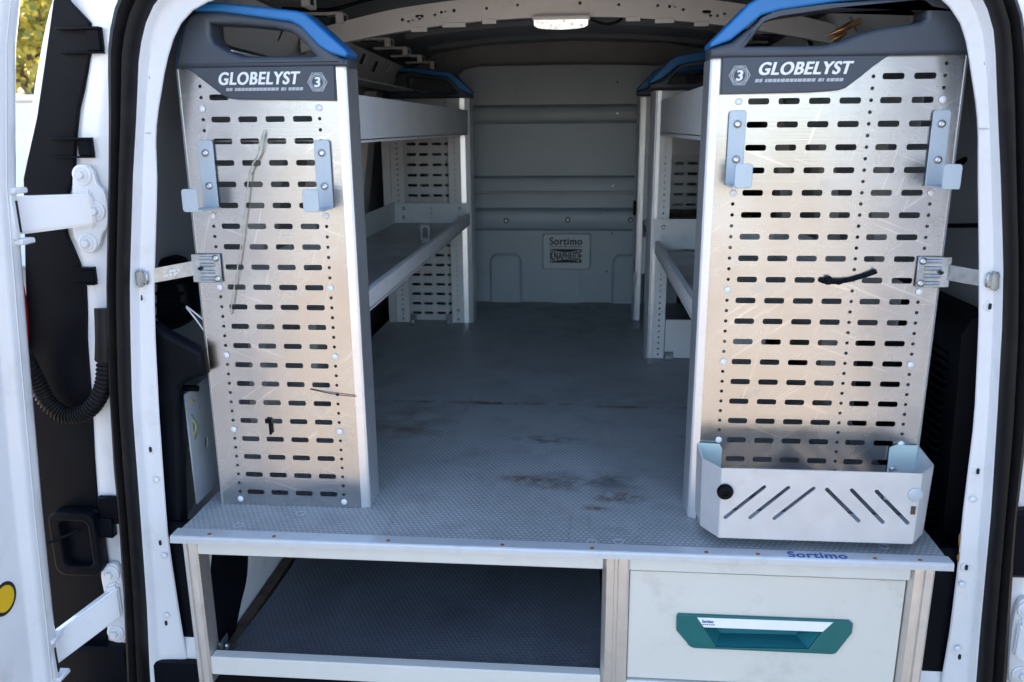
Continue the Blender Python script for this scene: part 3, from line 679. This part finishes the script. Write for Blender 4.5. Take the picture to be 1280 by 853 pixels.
# nosing: flat top strip, rounded fold, short front face
def nose_x(t): return -.651+1.301*t
v = []; f = []; pr = [(.030, .0007), (.030, .0022), (.0030, .0023), (.0006, .0010), (-.0006, -.0012), (-.0010, -.0105), (.002, -.0115), (.030, -.0115)]
for k in range(9):
    x = nose_x(k/8)
    for y, z in pr: v.append((x, y - (.006*(k/8) if y > .02 else 0), z))
n = len(pr)
for i in range(8): f += [(i*n+k, i*n+(k+1) % n, (i+1)*n+(k+1) % n, (i+1)*n+k) for k in range(n)]
f += [tuple(range(n)), tuple(range(8*n, 9*n))]
ns = link('nosing', raw(v, f), nosem, dk)
sm = lathe([(.0036, -.001), (.0036, .0006), (.0022, .0009), (.0019, .0001), (.0003, .0001)], 12)
stamp('nosing_screw', sm, [(x, .012-.004*(x+.65)/1.3, .0024) for x in (-.585, -.47, -.27, -.075, .075, .262, .345, .530, .600)], rustm, ns, rot=(R(-90), 0, 0))
text('lettering', 'Sortimo', .393, .487, .0030, .0215, .0023, bprint, ns, 0, .008, 'XY', t=.0005, heavy=.022)
for x, y in ((-.55, .052), (-.455, .105), (.075, .035), (.12, .04), (.56, .055)):
    link('worn_ring', sheetme(circ(x, y, .0095, 18), [circ(x, y, .0068, 18)], .0006, 'XY', at=.0001), greyprint, dk)
box('top_rail', (-.610, .094, .010, .035, -.037, -.0125), creamrail, dk, .002); box('top_rail', (.138, .590, .010, .035, -.037, -.0125), creamrail, dk, .002)
def post(x0, x1, zb):
    w_ = x1-x0
    prof = [(x0, .020), (x0+.006, .010), (x0+w_*.40, .009), (x0+w_*.45, .013), (x0+w_*.55, .013), (x0+w_*.60, .009), (x1-.004, .009), (x1, .013), (x1, .05), (x0, .05)]
    return prism('post', prof, zb, -.0125, warmal, dk)
post(-.640, -.610, -.300); post(.094, .138, -.300); post(.590, .628, -.300)
box('bottom_rail', (-.610, .094, .012, .035, -.281, -.244), creamrail, dk, .002)
box('bottom_rail', (.138, .590, .012, .035, -.290, -.2515), creamrail, dk, .002)
v = [(-.597, .03, -.262), (.10, .03, -.262), (.10, 1.2, -.262), (-.575, 1.2, -.262), (-.585, .25, -.262)]
link('lower_mat', raw(v + [(x, y, -.266) for x, y, z in v], [(0, 1, 2, 3, 4), (5, 6, 7, 8, 9)] + [(i, (i+1) % 5, 5+(i+1) % 5, 5+i) for i in range(5)]), lowm, dk)
box('mat_edge', (-.617, -.594, .06, 1.2, -.29, -.264), brown, dk, .001)
box('lower_moulding', (.634, .80, .09, .11, -.55, -.02), blackpl, van, .004); box('lower_moulding', (-.80, -.650, .09, .11, -.55, -.02), blackpl, van, .004)
# slim perforated strip inside the left post and the wall between the bays
sheet('perforated_strip', [(.04, -.29), (.04, -.02), (.085, -.02), (.085, -.29)], [circ(.062, -.035-.0177*k, .003, 8) for k in range(14)], .003, shelfgrey, dk, 'YZ', -.612)
box('divider', (.112, .120, .05, 1.2, -.30, -.0175), shelfgrey, dk)
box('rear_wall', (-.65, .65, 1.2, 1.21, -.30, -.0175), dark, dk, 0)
link('angle_bracket', join([boxme(-.606, -.603, .04, .075, -.262, -.235, .001), boxme(-.606, -.585, .04, .075, -.262, -.259, .001)]), zinc, dk)
stamp('deck_screw', screw_me, [(-.598, .055, -.250)], screwm, dk, rot=(0, 0, R(90)))

# ------------------------------------------------------------ drawer under the deck
dw = thing('drawer', 'closed cream metal drawer with teal recessed grip below the deck', 'drawer', (.364, .02, -.25))
hole = [(.264, -.139), (.462, -.137), (.441, -.174), (.288, -.178)]
sheet('front_panel', [(.1395, -.0415), (.5875, -.0415), (.5875, -.2490), (.1395, -.2490)], [slot(.364, -.1545, .245, .052, .004)], .016, cream, dw, at=.026, bev=.0018, seg=2)
box('side', (.150, .156, .034, .60, -.245, -.05), shelfgrey, dw); box('side', (.570, .576, .034, .60, -.245, -.05), shelfgrey, dw)
grip = [(.2225, -.1175), (.503, -.1170), (.509, -.1225), (.509, -.139), (.487, -.1785), (.481, -.1815), (.252, -.1815), (.245, -.179), (.2205, -.149), (.2195, -.1225)]
gr = sheet('grip', grip, [hole], .006, teal, dw, at=.0155, bev=.0012, seg=2)
v = [(.264, .0165, -.139), (.462, .0165, -.137), (.441, .0165, -.174), (.288, .0165, -.178), (.280, .060, -.141), (.452, .060, -.139), (.428, .048, -.170), (.300, .048, -.173)]
link('grip_pocket', raw(v, [(0, 1, 5, 4), (1, 2, 6, 5), (2, 3, 7, 6), (3, 0, 4, 7), (4, 5, 6, 7)]), tealin, gr)
sheet('label_strip', [(.2535, -.1215), (.4765, -.1200), (.4610, -.1385), (.2655, -.1395)], [], .0022, wprint, gr, at=.0125, bev=.0005)
text('lettering', 'Sortimo', .262, .281, -.1305, -.1245, .0112, bprint, gr, 0, .01, t=.0004, heavy=.03)
for k in range(6): box('print_mark', (.263+.0035*k, .2655+.0035*k, .0108, .0114, -.1345, -.1330), bprint, gr, 0)
for k in range(2): box('rust_patch', (.318+.004*k, .3208+.004*k, .0125, .0145, -.2495, -.2475), rustm, dw, 0)

# ------------------------------------------------------------ shelf racks
PZ, HP = .0353, .01765
def end_panel(parent, x0, x1, z0, ztop, cols, hcols, rows, skip, studs, y=.134, zb=0., holer=.0030, m=None):
    holes = []
    for r_ in rows:
        z = z0+PZ*r_
        for ci, cx in enumerate(cols):
            if (r_, ci) in skip: continue
            holes.append(slot(cx+.01625, z, .0325, .0095, .0034, 3))
    for hi, hx in enumerate(hcols):
        j = math.ceil((zb+.012-z0)/HP)
        while z0+HP*j < ztop-.008:
            z = z0+HP*j
            if not any(abs(z-s) < .006 and abs(hx-sx) < .01 for sx, s in studs) and not any((hx, j) == q for q in skip): holes.append(circ(hx, z, holer, 8))
            j += 1
    me = sheetme([(x0, zb), (x1, zb), (x1, ztop), (x0, ztop)], holes, .002, at=y+.001)
    p = link('end_panel', me, m or galv, parent)
    return p
capH = dict(
 L=dict(out=[(-.612, .7775), (-.606, .800), (-.591, .843), (-.580, .857), (-.566, .863), (-.525, .863), (-.405, .846), (-.390, .838), (-.366, .812), (-.335, .790), (-.325, .788), (-.3235, .7775)],
        hole=[(-.546, .845), (-.500, .8425), (-.438, .836), (-.412, .829), (-.400, .819), (-.377, .794), (-.385, .7935), (-.497, .7945), (-.522, .804), (-.541, .815), (-.546, .825)],
        blue=[(-.567, .8625), (-.525, .8615), (-.411, .8445), (-.396, .836), (-.370, .808), (-.352, .797), (-.328, .790), (-.3235, .7945), (-.3245, .800), (-.388, .857), (-.40, .8605), (-.525, .8755), (-.552, .8755), (-.575, .868)],
        plate=[(-.598, .7785), (-.585, .7720), (-.560, .7525), (-.537, .7345), (-.527, .7295), (-.515, .7280), (-.350, .7245), (-.3490, .7785)]),
 R=dict(out=[(.2425, .7815), (.2425, .796), (.274, .804), (.300, .824), (.318, .840), (.342, .847), (.420, .857), (.540, .866), (.590, .862), (.612, .846), (.626, .800), (.630, .7815)],
        hole=[(.296, .7975), (.321, .832), (.336, .839), (.352, .842), (.417, .849), (.548, .852), (.556, .846), (.556, .834), (.548, .828), (.485, .820), (.455, .811), (.436, .803), (.410, .7975)],
        blue=[(.2415, .796), (.2415, .803), (.296, .8585), (.312, .8675), (.360, .876), (.450, .884), (.540, .889), (.580, .882), (.585, .868), (.540, .8665), (.420, .858), (.342, .848), (.316, .8415), (.272, .8065)],
        plate=[(.2625, .7825), (.2630, .7280), (.40, .7295), (.440, .7320), (.450, .7350), (.470, .7505), (.488, .766), (.503, .7770), (.512, .7825)]))
def end_cap(parent, side, y0=.118, full=True, dy=0., sx=0.):
    d = capH[side]; sh = lambda L: [(x+sx, z) for x, z in L]
    cap = sheet('end_cap', sh(d['out']), [sh(d['hole'])], .058, darkpl, parent, at=y0+.029+dy, bev=.007, seg=3)
    sheet('cap_rim', sh(d['blue']), [], .066, blue, cap, at=y0+.029+dy, bev=.004, seg=3)
    if full:
        if side == 'L': tube('edge_strip', [(-.6135, y0+.012, .779), (-.6085, y0+.012, .800), (-.5925, y0+.012, .846)], .0022, blue, cap, 6)
        sheet('cap_plate', d['plate'], [], .012, darkpl, cap, at=y0+.010, bev=.002, seg=2)
        yp = y0+.0038
        x0, x1, za, zb = (-.541, -.404, .7505, .7705) if side == 'L' else (.318, .459, .7555, .7745)
        text('lettering', 'GLOBELYST', x0, x1, za, zb, yp, wprint, cap, .25, .012, t=.0006, heavy=.030)
        s0, s1, zz = (-.530, -.401, .7435) if side == 'L' else (.313, .4455, .7475)
        k = s0; j = 0
        pattern = [5, 4, 0, 3, 6, 5, 4, 6, 5, 5, 4, 6, 5, 6, 5, 0, 5, 2, 0, 4, 6, 5, 5]
        tot = sum((q if q else 2)+1 for q in pattern); un = (s1-s0)/tot; mk = []
        for q in pattern:
            if q: mk.append(sheetme([(k, zz-.0024), (k+q*un, zz-.0024), (k+q*un+.0012, zz+.0024), (k+.0012, zz+.0024)], [], .0008, at=yp-.0002))
            k += ((q if q else 2)+1)*un
        link('small_print', join(mk), greyprint, cap)
        cx, cz, r_ = (-.377, .7535, .0165) if side == 'L' else (.2895, .7555, .0165)
        hx = lambda r: circ(cx, cz, r, 6)
        me = join([sheetme(hx(r_), [hx(r_*.93)], .0008, at=yp), sheetme(circ(cx, cz, r_*.78, 24), [circ(cx, cz, r_*.70, 24)], .0008, at=yp), sheetme(circ(cx, cz, r_*.62, 24), [circ(cx, cz, r_*.57, 24)], .0008, at=yp)])
        link('emblem', me, greyprint, cap)
        text('lettering', '3', cx-.0052, cx+.0052, cz-.0078, cz+.0078, yp, wprint, cap, .1, .012, t=.0007, heavy=.03)
    return cap
def upright(parent, x0, x1, y, z0=.0, z1=.776):
    hs = [circ((x0+x1)/2, z0+.012+HP*k, .0029, 8) for k in range(int((z1-z0-.02)/HP))]
    return sheet('upright', [(x0, z0), (x1, z0), (x1, z1), (x0, z1)], hs, .002, shelfgrey, parent, at=y)
def hook(parent, xc, ztop, zbot, y=.132, wd=.0265, dx=0.):
    me = join([sheetme(slot(xc, (ztop+zbot)/2, wd, ztop-zbot, .005, 3), [], .003, at=y-.0035, bev=.0008),
               boxme(xc-wd/2, xc+wd/2, .066, y-.003, zbot, zbot+.003, .0008),
               sheetme(slot(xc+dx, zbot+.0185, wd, .037, .005, 3), [], .003, at=.0665, bev=.0008)])
    h = link('hook_bracket', me, paleblue, parent, 35)
    s = link('screw', screw_me, screwm, h, 40); s.location = (xc, y-.0055, ztop-.021)
    copyat(s, (xc+.001, y-.0055, ztop-.075), h)
    return h

# left rack
ra = thing('shelf_rack', 'left aluminium shelf rack with narrower perforated end panel of four slot columns', 'shelf rack', (-.48, .9, 0), 'shelf racks along the van sides')
sl = [(x, z) for z in (.714, .538, .414, .291, .150, .0117) for x in (-.579, -.381)]
pL = end_panel(ra, -.615, -.349, .026, .777, [-.565, -.519, -.4725, -.426], [-.579, -.381], range(0, 21), {(20, 1), (20, 2), (20, 3)}, sl)
stamp('rivet', rivet_me, [(x, .133, z) for x, z in sl], rivm, pL)
prism('corner_post', [(-.3488, .1335), (-.3375, .1395), (-.3340, .1420), (-.3330, .147), (-.3330, .205), (-.3370, .205), (-.3370, .150), (-.3488, .145)], .0, .7775, anod, ra)
prism('outer_post', [(-.617, .1335), (-.6135, .1325), (-.6135, .205), (-.617, .205)], .0, .777, anod, ra)
capl = end_cap(ra, 'L')
hook(ra, -.5775, .664, .551, dx=-.006); hook(ra, -.3785, .663, .551, dx=-.004)
# lower shelf tray and upper tray
def tray(parent, xf, xb, zf0, zf1, y0, y1, zfl, zback, name='shelf'):
    s = link(name, boxme(min(xf, xb), max(xf, xb), y0, y1, zfl, zfl+.003, .0005), shelfdeck, parent)
    sg = 1 if xf > xb else -1
    box('front_rail', (*sorted((xf, xf-sg*.004)), y0, y1, zf0, zf1), shelfgrey, s, .001)
    box('rail_lip', (*sorted((xf-sg*.0041, xf-sg*.014)), y0, y1, zf1-.003, zf1), shelfgrey, s, .001)
    box('back_wall', (*sorted((xb, xb+sg*.003)), y0, y1, zfl, zback), shelfgrey, s, .001)
    return s
t1 = tray(ra, -.3365, -.600, .354, .393, .160, 1.600, .358, .432)
hs = [circ(-.47, z, .0035, 8) for z in (.378, .394, .411)] + [circ(x, z, .003, 8) for x in (-.568, -.378) for z in (.372, .388)]
sheet('end_wall', [(-.600, .350), (-.3365, .350), (-.3365, .428), (-.600, .428)], hs, .003, shelfgrey, t1, at=1.598)
stamp('screw', screw_me, [(-.568, 1.5955, .411), (-.372, 1.5955, .411), (-.568, 1.5955, .380), (-.372, 1.5955, .380)], screwm, t1)
link('shelf_perforation', join([sheetme(circ(-.385, .28+.03*k, .004, 8), [], .0006, 'XY', at=.3614) for k in range(42)]), dark, t1)
tag(link('divider_clip', join([sheetme(slot(-.389, .392, .028, .052, .005, 3), [slot(-.389, .394, .014, .030, .004, 3)], .003, at=1.05, bev=.0008), boxme(-.403, -.375, 1.05, 1.09, .3615, .3645, .001)]), zinc), 'small pale metal clip standing on the left lower shelf', 'clip')
t2 = tray(ra, -.3365, -.600, .656, .737, .160, 1.600, .660, .735)
# rear frame of the left rack
pm = end_panel(ra, -.592, -.380, .026, .777, [-.562, -.519, -.4725, -.430], [], range(0, 21), set(), [], y=1.66, m=dullal)
upright(ra, -.612, -.566, 1.622); upright(ra, -.410, -.367, 1.622)
prism('corner_post', [(-.366, 1.615), (-.350, 1.618), (-.3345, 1.625), (-.3330, 1.63), (-.3330, 1.70), (-.366, 1.70)], 0, .776, anod, ra)
prism('outer_post', [(-.640, 1.615), (-.613, 1.615), (-.613, 1.70), (-.640, 1.70)], 0, .776, anod, ra)
end_cap(ra, 'L', y0=1.618, full=False)
link('foot_bracket', join([boxme(-.56, -.54, 1.575, 1.618, 0.0005, .004, .001), boxme(-.56, -.54, 1.6145, 1.618, 0.0005, .03, .001), boxme(-.43, -.41, 1.575, 1.618, .0005, .004, .001), boxme(-.43, -.41, 1.6145, 1.618, .0005, .03, .001)]), zinc, ra)
stamp('screw', screw_me, [(x, 1.6195, z) for x in (-.589, -.388) for z in (.012, .045)] + [(-.55, 1.60, .008), (-.42, 1.60, .008)], screwm, ra)

# right rack
rc = thing('shelf_rack', 'right aluminium shelf rack with wider perforated end panel of six slot columns', 'shelf rack', (.44, .9, 0), 'shelf racks along the van sides')
sr = [(.293, .717), (.5995, .717), (.293, .576), (.5995, .576), (.293, .417), (.5995, .417), (.293, .293), (.5995, .293), (.293, .152), (.5995, .152)]
pR = end_panel(rc, .2615, .6265, .117, .7815, [.307, .3535, .400, .446, .507, .554], [.293, .4935, .5995], range(-3, 19), {(18, 0), (18, 1), (18, 2), (18, 3), (.293, 36), (.293, 35), (.293, 37), (.4935, 37)}, sr)
stamp('rivet', rivet_me, [(x, .133, z) for x, z in sr], rivm, pR)
prism('corner_post', [(.2613, .1335), (.250, .1395), (.2470, .1420), (.2460, .147), (.2460, .205), (.250, .205), (.250, .150), (.2613, .145)], .0, .7815, anod, rc)
prism('outer_post', [(.6265, .1325), (.630, .1335), (.630, .205), (.6265, .205)], .0, .7815, anod, rc)
end_cap(rc, 'R')
hook(rc, .2915, .704, .588, dx=.003); hook(rc, .5995, .702, .586, dx=0)
t3 = tray(rc, .2625, .600, .320, .358, .205, 1.180, .326, .420)
sheet('end_wall', [(.2575, .335), (.600, .335), (.600, .421), (.2575, .421)], [circ(.285, .372, .003, 8)], .003, shelfgrey, t3, at=1.176)
stamp('screw', screw_me, [(.285, 1.1735, .398)], screwm, t3)
t4 = tray(rc, .2625, .600, .655, .750, .205, 1.140, .662, .745)
upright(rc, .268, .302, 1.192, 0, .776)
prism('corner_post', [(.243, 1.190), (.2475, 1.186), (.252, 1.188), (.254, 1.191), (.257, 1.188), (.2675, 1.188), (.2675, 1.26), (.243, 1.26)], 0, .776, anod, rc)
ptop = sheet('cross_panel', [(.268, .700), (.600, .700), (.600, .776), (.268, .776)], [], .003, shelfgrey, rc, at=1.20)
sheet('foot_panel', [(.304, .002), (.600, .002), (.600, .120), (.304, .120)], [], .003, shelfgrey, rc, at=1.190)
link('foot_bracket', join([boxme(.300, .330, 1.165, 1.188, .0006, .004, .001), boxme(.304, .330, 1.184, 1.188, .0006, .022, .001)]), zinc, rc)
end_cap(rc, 'R', y0=1.188, full=False, sx=-.008)
# last frame of the right rack, against the bulkhead
prism('corner_post', [(.236, 1.695), (.241, 1.69), (.246, 1.694), (.250, 1.69), (.262, 1.69), (.262, 1.76), (.236, 1.76)], 0, .776, anod, rc)
end_panel(rc, .262, .600, .026, .600, [.275, .320, .366, .412, .458, .504, .550], [], range(11, 16), set(), [], y=1.70, zb=.36, m=dullal)
sheet('cross_panel', [(.262, .585), (.600, .585), (.600, .776), (.262, .776)], [], .003, shelfgrey, rc, at=1.694)
sheet('cross_panel', [(.262, .17), (.600, .17), (.600, .30), (.262, .30)], [circ(.345, .19+HP*k, .0035, 8) for k in range(6)], .003, shelfgrey, rc, at=1.702)
end_cap(rc, 'R', y0=1.690, full=False, sx=-.012)
link('spring_latch', join([boxme(.228, .236, 1.66, 1.70, .38, .43, .002)]), blackpl, rc)
tag(box('brown_board', (.30, .60, 1.50, 1.68, .3635, .40), brown, None, .002), 'dark brown board lying on the far part of the right rack', 'board')
sheet('rack_shelf', [(.262, 1.20), (.60, 1.20), (.60, 1.69), (.262, 1.69)], [], .004, shelfdeck, rc, 'XY', .361)
box('clear_tab', (.234, .240, 1.66, 1.69, .13, .18), paleblue, rc, .001)

# ------------------------------------------------------------ tray bin on the right panel
bn = thing('tray_bin', 'folded grey metal bin with slanted slits hanging low on the right panel', 'bin', (.44, .08, .02))
sl6 = [((.293, .056), (.352, .112)), ((.333, .057), (.390, .112)), ((.372, .057), (.430, .112)), ((.451, .111), (.506, .057)), ((.490, .111), (.544, .056)), ((.529, .110), (.583, .056))]
def slit(a, b, h=.0032):
    A, B = Vector(a), Vector(b); d = (B-A).normalized(); nn = Vector((-d.y, d.x)); p = []
    for k in range(7): t = math.pi/2+math.pi*k/6; p.append(tuple(A+(d*math.cos(t)+nn*math.sin(t))*h))
    for k in range(7): t = -math.pi/2+math.pi*k/6; p.append(tuple(B+(d*math.cos(t)+nn*math.sin(t))*h))
    return p
sheet('front_plate', [(.2845, .0205), (.5930, .0205), (.5945, .143), (.2825, .143)], [slit(a, b) for a, b in sl6], .0025, binmat, bn, at=.031)
def quad(name, P, t, m, parent):
    a = [Vector(p) for p in P]; nrm = (a[1]-a[0]).cross(a[2]-a[0]).normalized()*t; n = len(a)
    return link(name, raw(a+[p+nrm for p in a], [tuple(range(n)), tuple(range(n, 2*n))] + [(i, (i+1) % n, n+(i+1) % n, n+i) for i in range(n)]), m, parent)
quad('chamfer_plate', [(.2845, .030, .0205), (.2825, .030, .143), (.2580, .068, .143), (.2610, .068, .0205)], .002, binmat, bn)
quad('chamfer_plate', [(.5930, .030, .0205), (.5945, .030, .143), (.6260, .066, .143), (.6225, .066, .0205)], -.002, binmat, bn)
quad('side_plate', [(.2610, .0682, .0205), (.2580, .0682, .143), (.2575, .130, .146), (.2600, .130, .0205)], .002, binmat, bn)
quad('side_plate', [(.6225, .0662, .0205), (.6260, .0662, .143), (.6265, .130, .150), (.6225, .130, .0205)], -.002, binmat, bn)
sheet('base_plate', [(.2845, .030), (.5930, .030), (.6225, .0662), (.6225, .130), (.2600, .130), (.2610, .0682)], [], .002, binmat, bn, 'XY', at=.0195)
sheet('back_tab', [(.2585, .05), (.2985, .05), (.2985, .138), (.294, .146), (.2585, .147)], [], .0025, mint, bn, at=.1285)
sheet('back_tab', [(.579, .05), (.6255, .05), (.6255, .152), (.590, .152), (.580, .147)], [], .0025, mint, bn, at=.1285)
stamp('screw', screw_me, [(.588, .127, .108)], screwm, bn)
kb = link('black_plug', lathe([(.013, 0), (.0135, .004), (.011, .008), (.005, .0085), (.0045, .006), (.0003, .006)], 18), blackpl, bn, 40); kb.location = (.2895, .0295, .103)
kb = link('pale_plug', lathe([(.0115, 0), (.0115, .002), (.009, .003), (.0003, .0032)], 18), paleblue, bn, 40); kb.location = (.5885, .0295, .1065)
box('tape_residue', (.585, .592, .0282, .0296, .072, .086), brown, bn, 0)

# ------------------------------------------------------------ bracing straps from the panels to the door frame
def strap(sgn, cx, cz, endx, endz, lab):
    s = thing('bracing_strap', lab, 'strap', (cx, .1, cz), 'metal straps bracing the racks to the door frame')
    d = 1 if sgn < 0 else -1      # towards the rack centre
    x0, x1 = cx-.026, cx+.026
    pl = [boxme(x0, x1, .1275, .1305, cz-.025, cz+.025, .001)]
    for dz in (-.018, -.006, .006, .018): pl.append(tubeme([(x0+.004+(.006 if d < 0 else .012), .1270, cz+dz), (x1-.004-(.012 if d < 0 else .006), .1270, cz+dz)], .0036, 8))
    pt = link('anchor_plate', join(pl), zinc, s, 40)
    stamp('screw', screw_me, [(cx+d*.019, .1275, cz+.018), (cx+d*.019, .1275, cz-.018)], screwm, pt)
    link('slot_hole', sheetme(slot(cx-d*.010, cz, .007, .006), [], .001, at=.1232), dark, pt)
    a = Vector((cx-d*.024, .128, cz)); b = Vector((endx, .070, endz)); dirv = b-a; h = .0125; hz = Vector((0, 0, h)); tn = dirv.cross(hz).normalized()*.0025
    v = [a-hz, a+hz, b+hz*.95, b-hz*.95]; v = v+[p+tn for p in v]
    st_ = link('strap_arm', raw(v, [(0, 1, 2, 3), (4, 5, 6, 7), (0, 1, 5, 4), (1, 2, 6, 5), (2, 3, 7, 6), (3, 0, 4, 7)]), zinc, s)
    mk = []
    for k in range(9):
        for q in range(2):
            if random.random() < .25: continue
            t = .25+.04*k; p = a+dirv*t; mk.append(boxme(p.x-.0018, p.x+.0018, p.y-.0012, p.y+.0003, p.z+.001-q*.006-(.001 if k % 2 else 0), p.z+.0045-q*.006, 0))
    link('stamped_marks', join(mk), wprint, st_)
    link('clip_end', join([boxme(b.x-.006, b.x+.006, b.y-.012, b.y+.004, b.z-.0145, b.z+.0145, .003, 2), boxme(b.x-.011, b.x+.011, b.y-.003, b.y+.003, b.z-.011, b.z+.011, .002)]), zinc, s, 40)
    return s
strap(-1, -.597, .448, -.683, .441, 'zinc strap with stamped marks bracing the left panel to the door frame')
strap(1, .616, .450, .681, .448, 'zinc strap tilting down from the right panel to the door frame')

# ------------------------------------------------------------ loose bits hanging on the panels
tag(tube('wire', catmull([(-.476, .128, .675), (-.482, .124, .657), (-.487, .1245, .640), (-.503, .125, .612), (-.520, .125, .539), (-.535, .126, .471), (-.556, .127, .392), (-.562, .130, .365)], 6), .0011, wirem, None, 6), 'thin pale wire hanging down across the left perforated panel', 'wire')
tag(tube('wire', catmull([(-.474, .128, .680), (-.479, .122, .655), (-.490, .122, .632), (-.500, .123, .618), (-.507, .128, .606)], 6), .0009, wirem, None, 6), 'short bent wire end twisted round the long wire on the left panel', 'wire')
tag(tube('cable', catmull([(-.345, .131, .219), (-.360, .130, .2195), (-.381, .130, .222), (-.40, .131, .2245), (-.43, .1325, .230)], 5), .0008, blackpl, None, 6), 'thin dark cable lying across the lower right of the left panel', 'cable')
tag(link('black_tape', join([boxme(-.517, -.506, .128, .1315, .164, .173, .001), boxme(-.510, -.506, .126, .1315, .143, .168, .001)]), blackpl), 'small black tag poking out of a slot in the left panel', 'tag')
tag(link('cable_tie', join([tubeme(catmull([(.440, .1345, .436), (.450, .1300, .4335), (.470, .1300, .4335), (.487, .1300, .4365), (.505, .1305, .442), (.520, .1285, .448), (.526, .126, .4515)], 5), [.0046]*10+[.0040]*21, 8), boxme(.447, .457, .124, .1335, .4285, .4425, .002), tubeme(catmull([(.462, .129, .433), (.470, .126, .431), (.482, .1285, .4385)], 4), .0026, 6)]), blackpl), 'black cable tie knotted through the right perforated panel', 'cable tie')
tag(tube('cord', [(-.657, .16, .373), (-.640, .15, .366), (-.618, .142, .352), (-.600, .15, .346)], .0016, wprint, None, 6), 'upper thin white cord stretched behind the left panel edge', 'cord')
tag(tube('cord', [(-.657, .16, .371), (-.640, .155, .352), (-.622, .15, .328), (-.605, .155, .310)], .0016, wprint, None, 6), 'lower thin white cord stretched behind the left panel edge', 'cord')
wr = thing('wire_bundle', 'green and yellow wires with plug low at the left side wall', 'wires', (-.71, .2, .12))
for k in range(3): tube('strand', catmull([(-.680+.004*k, .150, .188), (-.669+.004*k, .148, .165), (-.661+.004*k, .146, .148), (-.672+.004*k, .148, .120), (-.682, .150, .095)], 5), .0011, greenw if k != 1 else yelw, wr, 6)
tube('connector', [(-.682, .150, .198), (-.662, .148, .196)], .005, yelw, wr, 8); tube('connector', [(-.685, .150, .222), (-.646, .148, .222)], .006, blackpl, wr, 10)

# ------------------------------------------------------------ outside, seen through the gap by the left door
wl = thing('garden_wall', 'white rendered wall under the yellow green tree outside', 'wall', (-6, 7.5, -.8))
box('wall_face', (-9, -3.0, 7.4, 7.6, -.8, .98), wallm, wl, .01); box('coping', (-9.05, -2.95, 7.34, 7.66, .982, 1.05), wallm, wl, .015)
def tree(x, y, h, cr, nleaf, lab):
    t = thing('tree', lab, 'tree', (x, y, -.8), 'trees beyond the wall')
    v = [(x, y, -.8), (x+.05, y, .3), (x-.06, y+.05, 1.2), (x+.1, y, -.8+h*.8)]
    tr = tube('trunk', catmull(v, 4), [.16-.009*k for k in range(13)], barkm, t, 10)
    lv = []; lf = []; cl = []
    for k in range(60):
        a = random.uniform(0, 6.28); e = math.acos(random.uniform(-.8, 1)); rr = cr*random.uniform(.35, 1)
        cl.append(Vector((x+rr*math.sin(e)*math.cos(a), y+rr*math.sin(e)*math.sin(a), -.8+h*.58+rr*1.15*math.cos(e))))
    for c in cl[:14]: tube('limb', [(x, y, -.8+h*.35), ((x+c.x)/2, (y+c.y)/2, (c.z+h*.2)/2+.2), tuple(c)], [.05, .03, .01], barkm, t, 6)
    for k in range(nleaf):
        c = random.choice(cl); p = c+Vector((random.gauss(0, .22), random.gauss(0, .22), random.gauss(0, .18))); s = random.uniform(.04, .085)
        u = Vector((random.gauss(0, 1), random.gauss(0, 1), random.gauss(0, 1))).normalized(); q = u.orthogonal().normalized()
        i = len(lv); lv += [p-u*s, p+q*s*.5, p+u*s, p-q*s*.5]; lf.append((i, i+1, i+2, i+3))
    me = bpy.data.meshes.new('m'); me.from_pydata([tuple(q) for q in lv], [], lf); me.update()
    link('crown', me, leafm, t)
tree(-6.6, 8.9, 4.6, 1.5, 5200, 'near leafy tree with sunlit yellow green crown over the wall')
tree(-10.5, 12.5, 5.0, 1.9, 4500, 'farther leafy tree standing behind the nearer yellow green tree')
